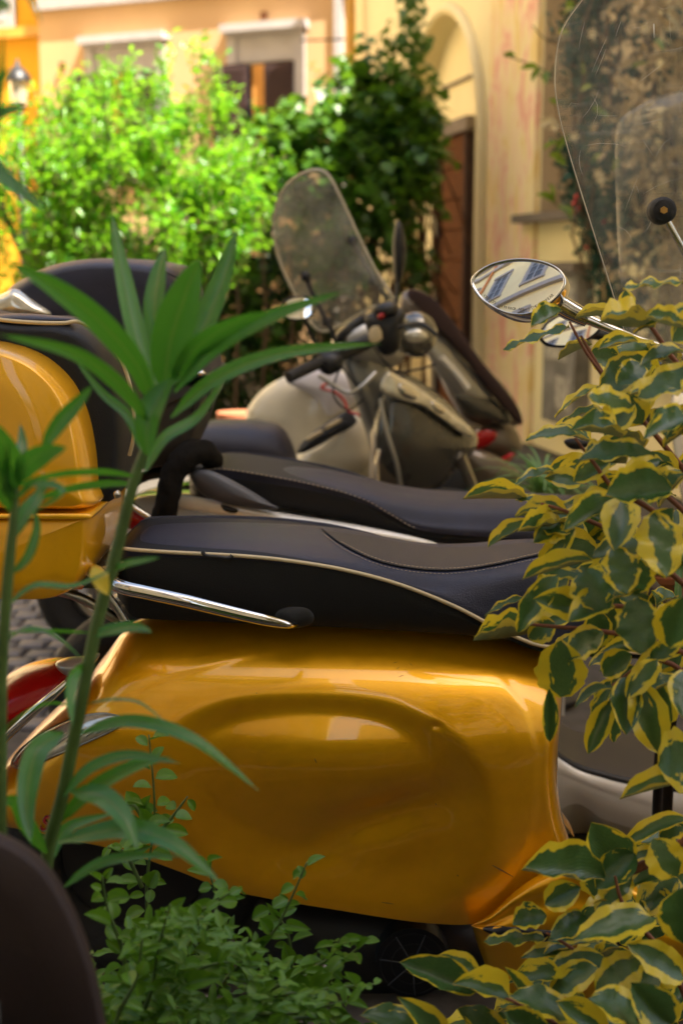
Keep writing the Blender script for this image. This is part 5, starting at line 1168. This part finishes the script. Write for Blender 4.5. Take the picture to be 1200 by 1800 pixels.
# ------------------------------------------------------------------ spider plant by the wall
def blade(b, p0, d, L, w_, sag=.5, n=7):
    up = Vector((0, 0, 1)); s = d.cross(up).normalized(); pts = []; p = Vector(p0); v = Vector(d)
    k0 = len(b.v)
    V = []; U = []
    for i in range(n + 1):
        t = i / n; ww = w_ * (1 - t ** 2) * .5 + .0004; V += [p - s * ww, p + Vector((0, 0, -ww * .35)), p + s * ww]; U += [(t, -1), (t, 0), (t, 1)]
        p = p + v * (L / n); v = (v + Vector((0, 0, -sag / n * 1.6))).normalized()
    F = []
    for i in range(n): F += [(3*i, 3*i+1, 3*i+4, 3*i+3), (3*i+1, 3*i+2, 3*i+5, 3*i+4)]
    return V, F, U
def spider(px, py, Y, nb, L, label, w_=.012, pr=.10):
    c = P(px, py, Y); t = thing('spider_plant', c, label, 'plant')
    for k in range(nb):
        a = rnd.uniform(0, 6.28); d = Vector((math.cos(a), math.sin(a) * .6, rnd.uniform(.5, 1.6))).normalized(); V, F, U = blade(MB(), c + rv(.01), d, L * rnd.uniform(.6, 1.1), w_, rnd.uniform(.9, 1.6)); mk('leaf', V, F, M['grass'], t, uv=U)
    V, F = lathe(c - Vector((0, 0, pr * 1.6)), [(.7 * pr, 0), (pr, 1.2 * pr), (1.1 * pr, 1.3 * pr), (1.1 * pr, 1.6 * pr), (.9 * pr, 1.6 * pr)], 20); mk('pot', V, F, M['terracotta'], t, sharp=40)
    zb = c.z - pr * 1.6; base = Vector((c.x, c.y, 0)); V, F = lathe(base, [(.10, 0), (.10, .01), (.010, .02), (.010, zb - .012), (.8 * pr, zb - .010), (.8 * pr, zb - .002)], 14); mk('stand', V, F, M['plastic'], t, sharp=40); return t
spider(960, 880, 3.7, 60, .26, 'spider plant with thin arching leaves behind the white scooter seat')
spider(1172, 1010, 2.45, 40, .20, 'spider plant in a small terracotta pot half hidden behind the variegated leaves', .010, .035)
spider(1185, 1120, 2.35, 36, .24, 'spider plant with drooping blades above the white scooter floor at the right edge', .014, .03)

# ------------------------------------------------------------------ oleanders
def strap_leaf(root, pts, wpx, Y, Yt=None, mt=None, tilt=0.0, nm='leaf', fold=.25):
    Yt = Y if Yt is None else Yt; c = catmull(pts, 9) if len(pts) > 2 else catmull([pts[0], ((pts[0][0]+pts[1][0])/2, (pts[0][1]+pts[1][1])/2 - 4), pts[1]], 9)
    n_ = len(c) - 1; V = []; F = []; U = []; w_ = wpx / ppm(Y)
    pw = [P(x, y, Y + (Yt - Y) * i / n_) for i, (x, y) in enumerate(c)]
    for i in range(n_ + 1):
        t = i / n_; d = (pw[min(n_, i+1)] - pw[max(0, i-1)]).normalized(); vd = (pw[i] - CAM).normalized(); s = d.cross(vd).normalized()
        nn = s.cross(d); s = (s * math.cos(tilt) + nn * math.sin(tilt)).normalized(); nn = s.cross(d)
        prof = (math.sin(math.pi * min(1, (t + .03)) ** .9) ** .75) if t < .97 else .05
        prof = max(.03, prof if t > .12 else min(prof, .10 + t * 3.4)); hw = w_ * .5 * prof
        ph = .5 * math.sin(t * 9 + wpx)
        for q in (-1, -.55, 0, .55, 1): V.append(pw[i] + s * (hw * q) - nn * (hw * fold * abs(q)) + nn * hw * .06 * q * ph); U.append((t * 4, q))
    for i in range(n_):
        for k in range(4): F.append((i*5+k, (i+1)*5+k, (i+1)*5+k+1, i*5+k+1))
    return mk(nm, V, F, mt or M['olea'], root, uv=U)
ol = thing('oleander', P(60, 1800, 1.18), 'tall oleander stem with long pointed leaves in front of the yellow scooter', 'plant')
pxtube('stem', [(60, 1830, 1.22), (82, 1520, 1.22), (110, 1400, 1.21), (140, 1250, 1.2), (170, 1100, 1.2), (205, 970, 1.2), (235, 850, 1.2), (262, 770, 1.2), (275, 700, 1.2)], [.0066, .0064, .0062, .006, .0058, .0056, .005, .004, .003], M['gstem'], ol, n=12)
OL = [([(272, 720), (240, 640), (170, 560), (90, 500), (15, 460)], 52, 1.18, 1.06, .2), ([(275, 690), (240, 590), (215, 480), (197, 378)], 46, 1.22, 1.30, -.4), ([(282, 670), (272, 560), (278, 490), (290, 436)], 50, 1.24, 1.30, .5),
      ([(288, 690), (300, 600), (325, 520), (352, 452)], 84, 1.2, 1.16, .1), ([(300, 680), (350, 590), (392, 490), (416, 402)], 58, 1.22, 1.26, .5), ([(302, 672), (340, 615), (400, 575), (476, 546)], 52, 1.20, 1.12, -.5),
      ([(306, 690), (380, 610), (480, 555), (605, 512)], 34, 1.20, 1.10, .2), ([(300, 735), (380, 665), (500, 620), (668, 604)], 34, 1.22, 1.24, .2), ([(262, 745), (215, 680), (130, 620), (0, 588)], 34, 1.16, 1.05, .3),
      ([(252, 800), (225, 730), (180, 690), (130, 628)], 22, 1.22, 1.28, .3), ([(258, 800), (262, 740), (280, 700), (305, 665)], 66, 1.16, 1.14, .6), ([(255, 830), (290, 770), (350, 730), (410, 640)], 26, 1.22, 1.28, .3),
      ([(240, 838), (180, 828), (90, 835), (-10, 868)], 20, 1.2, 1.12, .7), ([(238, 850), (180, 850), (110, 862), (40, 890)], 20, 1.22, 1.26, .4), ([(200, 1000), (230, 990), (282, 980)], 20, 1.2, 1.17, .5),
      ([(158, 1118), (200, 1106), (240, 1103), (268, 1112)], 30, 1.2, 1.16, .3), ([(162, 1112), (100, 1108), (50, 1108), (-10, 1116)], 13, 1.2, 1.15, .9), ([(150, 1165), (128, 1190), (122, 1230), (128, 1275)], 34, 1.2, 1.16, .7),
      ([(140, 1245), (90, 1235), (40, 1255), (-10, 1300)], 11, 1.2, 1.12, .9), ([(150, 1238), (200, 1230), (250, 1238), (302, 1282)], 12, 1.2, 1.16, .9), ([(138, 1290), (230, 1268), (340, 1300), (455, 1390)], 34, 1.2, 1.14, .4),
      ([(112, 1288), (66, 1320), (48, 1400), (54, 1482)], 54, 1.2, 1.12, .0), ([(112, 1400), (160, 1350), (230, 1328), (318, 1342)], 30, 1.2, 1.16, .4), ([(100, 1450), (160, 1390), (230, 1350), (300, 1330)], 38, 1.22, 1.2, .3),
      ([(125, 1392), (180, 1400), (220, 1440), (242, 1495)], 52, 1.2, 1.13, .2), ([(100, 1480), (210, 1458), (300, 1480), (392, 1556)], 50, 1.2, 1.12, .3), ([(112, 1560), (170, 1520), (240, 1505), (318, 1506)], 26, 1.2, 1.16, .3),
      ([(82, 1500), (50, 1450), (30, 1410), (-10, 1408)], 42, 1.2, 1.14, .3), ([(85, 1520), (100, 1480), (130, 1450), (200, 1430)], 34, 1.24, 1.25, .3)]
for k, (pts, wp_, Y, Yt, ti) in enumerate(OL): strap_leaf(ol, pts, wp_ * (.82 if k < 12 else .78), Y, Yt, tilt=ti)
strap_leaf(ol, [(178, 1000), (175, 1015), (190, 1046)], 34, 1.19, 1.17, mt=M['olea_y'], tilt=.1)['label'] = 'small yellowed leaf'
o2 = thing('oleander', P(0, 1830, 1.1), 'second oleander shoot at the left edge in front of the yellow case', 'plant')
pxtube('stem', [(0, 1830, 1.14), (2, 1400, 1.14), (4, 1180, 1.14), (16, 1000, 1.14), (24, 920, 1.14), (28, 850, 1.14)], [.006, .0055, .005, .0048, .004, .003], M['gstem'], o2, n=12)
for pts, wp_, Y, Yt, ti in [([(26, 862), (22, 820), (8, 780), (-14, 738)], 46, 1.14, 1.08, .2), ([(28, 850), (32, 810), (40, 780), (36, 745)], 24, 1.15, 1.2, .4), ([(30, 850), (50, 815), (80, 795), (118, 786)], 42, 1.13, 1.06, -.3), ([(74, 790), (105, 745), (135, 712), (163, 678)], 30, 1.12, 1.08, .3),
                            ([(28, 880), (60, 850), (110, 862), (60, 900)], 14, 1.14, 1.1, .4), ([(24, 950), (50, 900), (70, 870), (76, 830)], 26, 1.14, 1.18, .5), ([(22, 960), (40, 900), (100, 840)], 22, 1.15, 1.18, .6), ([(20, 1010), (50, 980), (66, 930), (60, 890)], 20, 1.14, 1.16, .5), ([(10, 1070), (60, 1030), (130, 1030), (200, 1000)], 13, 1.15, 1.18, .6),
                            ([(6, 1130), (50, 1105), (100, 1120), (145, 1160)], 12, 1.14, 1.16, .9), ([(20, 900), (5, 860), (-6, 830), (-12, 800)], 30, 1.14, 1.1, .3), ([(24, 880), (14, 850), (10, 800), (20, 770)], 26, 1.14, 1.1, .6)]: strap_leaf(o2, pts, wp_, Y, Yt, tilt=ti)
o3 = thing('oleander', P(-160, 1830, .95), 'blurred oleander leaves poking in at the upper left edge', 'plant')
pxtube('stem', [(-160, 1830, .95), (-120, 900, .95), (-100, 300, .95), (-80, -50, .95)], .006, M['gstem'], o3, n=10)
for pts, wp_, Y, Yt, ti in [([(-100, 240), (-40, 215), (10, 196), (52, 186)], 26, .95, .9, .2), ([(-100, 230), (-40, 268), (20, 322), (84, 372)], 34, .95, .9, .3), ([(-90, 60), (-40, 20), (0, 10), (24, 18)], 40, .9, .85, .2), ([(-60, -90), (10, -50), (50, -10), (72, 44)], 14, .9, .86, .4), ([(-90, 180), (-30, 160), (0, 140), (17, 122)], 24, .95, .92, .3), ([(-90, 420), (-30, 300), (0, 170), (6, 50)], 20, .95, .9, .5)]: strap_leaf(o3, pts, wp_, Y, Yt, tilt=ti)

# ------------------------------------------------------------------ variegated shrub on the right
el_ = thing('variegated_shrub', P(1250, 1830, 1.6), 'variegated shrub with yellow edged green leaves filling the right edge', 'shrub')
EM = [leaf_me('leaf', M['elae'], wav=.12 + .09 * (k % 3), seed=k, nL=12, droop=(.05, .22, -.12, .32, .12, 0)[k % 6], fold=(.25, .1, .35, .15, .3, .05)[k % 6]) for k in range(8)]
hand = [ # base x,y  tip x,y  width px  Y  face(0 up-facing .. 1 camera-facing)
 (1000, 575, 884, 615, 26, 1.75, .25), (985, 545, 932, 582, 34, 1.72, .6), (1040, 606, 978, 626, 22, 1.72, .2), (1010, 560, 1090, 548, 24, 1.7, .2), (1035, 622, 1088, 632, 48, 1.74, .9), (1060, 678, 966, 716, 26, 1.68, .3),
 (1200, 497, 1094, 507, 22, 1.55, .3), (1105, 548, 1098, 510, 24, 1.6, .7), (1240, 545, 1110, 560, 36, 1.55, .2), (1150, 575, 1050, 582, 40, 1.58, .1), (1120, 600, 1050, 612, 30, 1.62, .4), (1180, 600, 1250, 560, 50, 1.5, .7),
 (1130, 640, 1088, 668, 40, 1.6, .7), (1240, 640, 1120, 700, 56, 1.5, .5), (1200, 690, 1105, 690, 44, 1.52, .4), (1128, 745, 1090, 690, 52, 1.6, .9), (1060, 720, 985, 728, 20, 1.66, .3), (1020, 765, 930, 755, 30, 1.58, .35), (1090, 770, 1010, 745, 44, 1.55, .5),
 (1150, 800, 1025, 785, 46, 1.5, .5), (1210, 740, 1135, 762, 40, 1.45, .6), (1100, 815, 1020, 815, 34, 1.55, .4), (985, 830, 910, 830, 24, 1.62, .3), (1020, 850, 965, 832, 34, 1.6, .8), (925, 878, 815, 872, 26, 1.66, .3), (950, 880, 905, 872, 20, 1.64, .5), (960, 895, 930, 908, 18, 1.64, .6),
 (1000, 905, 905, 900, 36, 1.6, .4), (1180, 860, 1060, 880, 60, 1.45, .7), (1090, 880, 990, 930, 44, 1.5, .5), (935, 920, 855, 960, 28, 1.62, .4), (985, 925, 905, 945, 30, 1.6, .6), (985, 920, 940, 950, 40, 1.58, .9), (1010, 930, 938, 1010, 34, 1.56, .7), (1095, 880, 1080, 965, 52, 1.48, .95), (1150, 900, 1170, 1015, 66, 1.45, .95),
 (1080, 960, 1100, 1045, 58, 1.46, 1), (1120, 980, 1115, 1045, 50, 1.46, 1), (1040, 985, 916, 1015, 30, 1.52, .5), (1030, 1000, 1065, 1072, 66, 1.5, .9), (1000, 1010, 945, 1055, 50, 1.56, .8), (980, 1010, 902, 1108, 44, 1.5, .7), (930, 1052, 850, 1068, 16, 1.62, .3), (1070, 1060, 1000, 1090, 52, 1.5, .6),
 (1120, 1050, 1125, 1150, 60, 1.45, .95), (1200, 1050, 1175, 1140, 66, 1.4, .9), (945, 1110, 830, 1140, 26, 1.58, .35), (975, 1095, 925, 1120, 44, 1.55, .8), (1060, 1110, 990, 1150, 46, 1.5, .6), (985, 1125, 985, 1240, 78, 1.5, 1), (965, 1210, 965, 1305, 26, 1.5, .3), (1110, 1150, 1058, 1188, 40, 1.5, .7), (1155, 1160, 1100, 1222, 34, 1.48, .8),
 (1065, 1205, 1005, 1230, 24, 1.54, .4), (1075, 1210, 1028, 1268, 26, 1.52, .6), (1075, 1230, 1032, 1325, 34, 1.52, .8), (1100, 1190, 1100, 1290, 44, 1.5, 1), (1120, 1200, 1160, 1325, 56, 1.48, 1), (1150, 1190, 1180, 1275, 36, 1.5, .9), (1095, 1235, 1068, 1310, 22, 1.54, .8), (1210, 1180, 1200, 1260, 50, 1.45, .9),
 (1230, 1330, 1155, 1345, 90, 1.42, 1), (1230, 1368, 1088, 1400, 36, 1.45, .5), (1210, 1440, 1085, 1470, 30, 1.5, .4), (1200, 1455, 1160, 1468, 30, 1.5, .8),
 (1082, 1530, 1040, 1450, 76, 1.5, 1), (1060, 1520, 952, 1500, 46, 1.5, .7), (1060, 1545, 908, 1540, 60, 1.46, .6), (1160, 1495, 1075, 1515, 28, 1.5, .6), (1020, 1560, 955, 1590, 50, 1.5, .9), (1050, 1545, 1050, 1595, 60, 1.5, .8), (1110, 1545, 1045, 1600, 46, 1.48, .9), (1150, 1615, 1022, 1630, 62, 1.42, .75),
 (960, 1610, 900, 1630, 44, 1.52, .7), (1030, 1610, 975, 1640, 40, 1.5, .8), (1190, 1540, 1150, 1480, 70, 1.42, .9), (1200, 1560, 1200, 1660, 80, 1.38, 1), (960, 1650, 850, 1655, 24, 1.52, .4), (1010, 1670, 915, 1672, 28, 1.5, .5), (1070, 1690, 950, 1700, 46, 1.46, .6), (990, 1720, 895, 1720, 40, 1.46, .7), (1050, 1700, 960, 1740, 50, 1.44, .8), (1130, 1680, 1045, 1740, 56, 1.4, .9),
 (835, 1745, 704, 1690, 54, 1.42, .7), (842, 1720, 770, 1678, 40, 1.46, .5), (895, 1760, 805, 1722, 50, 1.42, .6), (935, 1790, 890, 1700, 30, 1.42, .6), (890, 1830, 815, 1770, 50, 1.4, .7), (740, 1815, 655, 1775, 50, 1.4, .8), (770, 1830, 740, 1770, 46, 1.4, .9), (1000, 1790, 920, 1740, 56, 1.4, .7), (1060, 1830, 980, 1760, 60, 1.38, .8), (1120, 1790, 1060, 1750, 60, 1.36, .8), (1180, 1800, 1110, 1730, 66, 1.34, .9), (1200, 1720, 1120, 1660, 60, 1.38, .8), (960, 1840, 880, 1780, 60, 1.36, .7)]
b = MB()
def add_leaf(root, mes, bx, by_, tx, ty, wpx, Y, face, spreadY=.05, nm='leaf'):
    a = P(bx, by_, Y); c = P(tx, ty, Y - rnd.uniform(-.02, spreadY)); vd = (CAM - a).normalized()
    nrm = (Vector((rnd.gauss(0, .15), 0, 1)) * (1 - face) + vd * face + Vector((0, 0, .15)) + rv(.10)).normalized()
    return inst(nm, mes[rnd.randrange(len(mes))], leafM(a, c, wpx / ppm(Y) * rnd.uniform(1.1, 1.4), nrm), root)
for h in hand: add_leaf(el_, EM, *h)
edge_l = [(560, 1090), (640, 1080), (690, 1100), (740, 1010), (780, 970), (850, 1000), (900, 960), (950, 945), (1000, 950), (1060, 950), (1130, 960), (1200, 1040), (1270, 1070), (1300, 1180), (1440, 1190), (1480, 1090), (1530, 1010), (1600, 980), (1660, 960), (1700, 960), (1740, 900), (1800, 800)]
nfill = 0
while nfill < 150:
    y = rnd.uniform(570, 1820); x = rnd.uniform(800, 1240)
    if 1275 < y < 1455: continue
    if x < interp(edge_l, y) + 45: continue
    Y = rnd.uniform(1.48, 1.78); L = rnd.uniform(45, 98); a = R(rnd.gauss(165, 45)); tx = x + math.cos(a) * L; ty = y + math.sin(a) * L * .8 + 12
    add_leaf(el_, EM, x, y, tx, ty, L * rnd.uniform(.46, .62), Y, rnd.uniform(.1, .95)); nfill += 1
for _ in range(60):
    x = rnd.uniform(1250, 1400); y = rnd.uniform(620, 1800); L = rnd.uniform(50, 100); a = R(rnd.gauss(120, 60)); add_leaf(el_, EM, x, y, x + math.cos(a) * L, y + math.sin(a) * L * .8, L * .54, rnd.uniform(1.45, 1.75), rnd.uniform(.1, .95))
tw_ = [([(1260, 900), (1180, 800), (1130, 740), (1075, 680), (1030, 620), (1000, 565)], 1.66), ([(1075, 680), (1060, 660), (1020, 590)], 1.7), ([(1260, 700), (1190, 640), (1140, 570), (1110, 550)], 1.6), ([(1260, 1000), (1150, 900), (1080, 860), (1040, 810), (1010, 770)], 1.56), ([(1260, 960), (1170, 870), (1100, 830)], 1.5),
       ([(1260, 1080), (1120, 960), (1010, 905), (950, 885)], 1.58), ([(1260, 1120), (1130, 1070), (1020, 1065), (935, 1050)], 1.58), ([(1260, 1180), (1160, 1130), (1060, 1110), (960, 1100), (905, 1095)], 1.54), ([(1260, 1230), (1160, 1160), (1075, 1205)], 1.52),
       ([(1270, 1400), (1200, 1480), (1110, 1530), (1060, 1545)], 1.5), ([(1260, 1900), (1180, 1700), (1100, 1600), (1080, 1540)], 1.45), ([(1260, 1900), (1080, 1760), (1020, 1680), (960, 1640)], 1.48), ([(1200, 1900), (980, 1800), (900, 1760), (840, 1740)], 1.42), ([(1100, 1900), (880, 1850), (760, 1820)], 1.42), ([(1260, 1900), (1290, 1400), (1270, 1100), (1260, 700)], 1.5)]
for pts, Y in tw_: pxtube('twig', [(x, y, Y) for x, y in pts], [.004, .003, .0015] if pts[0][0] < 1265 else .006, M['twig'], el_, n=7, sm=5)

# ------------------------------------------------------------------ weeds bottom left
WM = [leaf_me('leaf', M['weed'], wav=.02, seed=20 + k, nL=7, droop=(.15, .3, 0)[k], fold=.2) for k in range(3)]
wd_root = thing('pellitory_weed', P(300, 1830, 1.45), 'soft green weed with small oval leaves spreading under the yellow body', 'weed')
b = MB(); lf = 0
stems = [([(230, 1850), (262, 1700), (258, 1560), (272, 1430), (262, 1292)], 1.6, 30), ([(300, 1860), (400, 1720), (480, 1640), (540, 1515)], 1.5, 28), ([(380, 1860), (480, 1740), (570, 1690), (600, 1650)], 1.45, 26), ([(420, 1860), (560, 1730), (640, 1655)], 1.48, 22), ([(200, 1860), (220, 1700), (190, 1600), (180, 1540)], 1.4, 24),
         ([(250, 1850), (330, 1680), (380, 1600), (360, 1510)], 1.5, 26), ([(180, 1850), (250, 1700), (330, 1620), (420, 1560)], 1.45, 26), ([(300, 1870), (420, 1770), (560, 1740), (660, 1730)], 1.4, 26), ([(340, 1870), (420, 1790), (520, 1780), (610, 1760)], 1.36, 24), ([(220, 1870), (300, 1760), (360, 1700), (440, 1690)], 1.36, 26),
         ([(200, 1870), (260, 1760), (280, 1660), (300, 1590)], 1.35, 26), ([(180, 1870), (210, 1780), (240, 1720), (250, 1650)], 1.3, 22), ([(420, 1870), (480, 1800), (560, 1790), (590, 1800)], 1.35, 16), ([(250, 1560), (220, 1500), (190, 1490)], 1.58, 12), ([(262, 1470), (240, 1420), (220, 1415)], 1.6, 10), ([(265, 1480), (300, 1440), (330, 1400)], 1.6, 6), ([(680, 1870), (700, 1810), (690, 1765)], 1.5, 10), ([(560, 1870), (520, 1740), (505, 1640), (470, 1590)], 1.52, 16)]
for pts, Y, nl in stems:
    c = catmull(pts, 10); b.tube([P(x, y, Y) for x, y in c], [.003, .0022, .001], 6)
    for k in range(nl):
        t = .12 + .88 * (k + rnd.random() * .5) / nl; i = min(len(c) - 2, int(t * (len(c) - 1))); x, y = c[i]; sd = 1 if k % 2 else -1
        L = rnd.uniform(30, 58) * (1.1 - .45 * t); a = R(rnd.gauss(-20, 38)); tx = x + sd * math.cos(a) * L + rnd.gauss(0, 6); ty = y + math.sin(a) * L * .8
        if lf < 398: add_leaf(wd_root, WM, x + sd * 4, y, tx, ty, L * rnd.uniform(.42, .6), Y + rnd.uniform(-.04, .04), rnd.uniform(.2, .95), .03); lf += 1
for k in range(0):
    pass
b.mk('stems', M['gstem'], wd_root, kind='stuff')
extra = []
for k in range(2300):
    x = rnd.gauss(350, 130); y = rnd.uniform(1590, 1850)
    if y < 1595 + abs(x - 320) * .48 or x < 150 or noise.noise(Vector((x * .018, y * .018, 0))) < -.12: continue
    Y = rnd.uniform(1.3, 1.62); L = rnd.uniform(22, 44) / ppm(Y); a = P(x, y, Y); d = Vector((rnd.gauss(0, 1), rnd.gauss(0, .6), rnd.gauss(.1, .5))).normalized()
    extra.append(leafM(a, a + d * L, L * .5, (Vector((0, -.4, 1)) + rv(.35)).normalized()))
Vn = np.array([(*v, 1) for v in SV]); A = np.array([np.array(m_) for m_ in extra]); W_ = np.einsum('nij,kj->nki', A, Vn)[:, :, :3].reshape(-1, 3)
mk('small_leaves', W_, [tuple(i + j * 7 for i in f) for j in range(len(extra)) for f in SF], M['weed'], wd_root, kind='stuff', uv=SUV * len(extra))

# ------------------------------------------------------------------ brown rounded board, lower left corner
bo_ = [(-420, 1900), (-420, 1640), (-300, 1500), (-180, 1458), (-60, 1456), (0, 1470), (50, 1496), (90, 1535), (125, 1595), (155, 1670), (175, 1745), (190, 1830), (196, 1900), (0, 1940), (-200, 1940)]
oc = catmull(bo_, 8, True); V = []; F = []; n_ = len(oc); cx, cy = -110, 1720
prof = [(.0, -.012), (.7, -.012), (.975, -.0115), (.99, -.009), (1.0, -.004), (1.0, .004), (.99, .009), (.975, .0115), (.7, .012), (0, .012)]
for s_, d_ in prof:
    for x, y in oc: p = P(cx + (x-cx)*s_, cy + (y-cy)*s_, 1.02); p.y += d_; V.append(p)
for k in range(len(prof)-1):
    for q in range(n_): F.append((k*n_+q, k*n_+(q+1) % n_, (k+1)*n_+(q+1) % n_, (k+1)*n_+q))
bb_ = P(-110, 1830, 1.02)
cb_ = thing('chair_back', (bb_.x, 1.02, 0), 'dark brown rounded chair back in the lower left corner', 'chair')
mk('backrest', V, F, M['board'], cb_, sharp=60)
for dx in (-.12, .05): V, F = tube_vf([(bb_.x + dx, 1.02, 0), (bb_.x + dx, 1.02, .62)], .014, 10); mk('leg', V, F, M['plastic'], cb_)
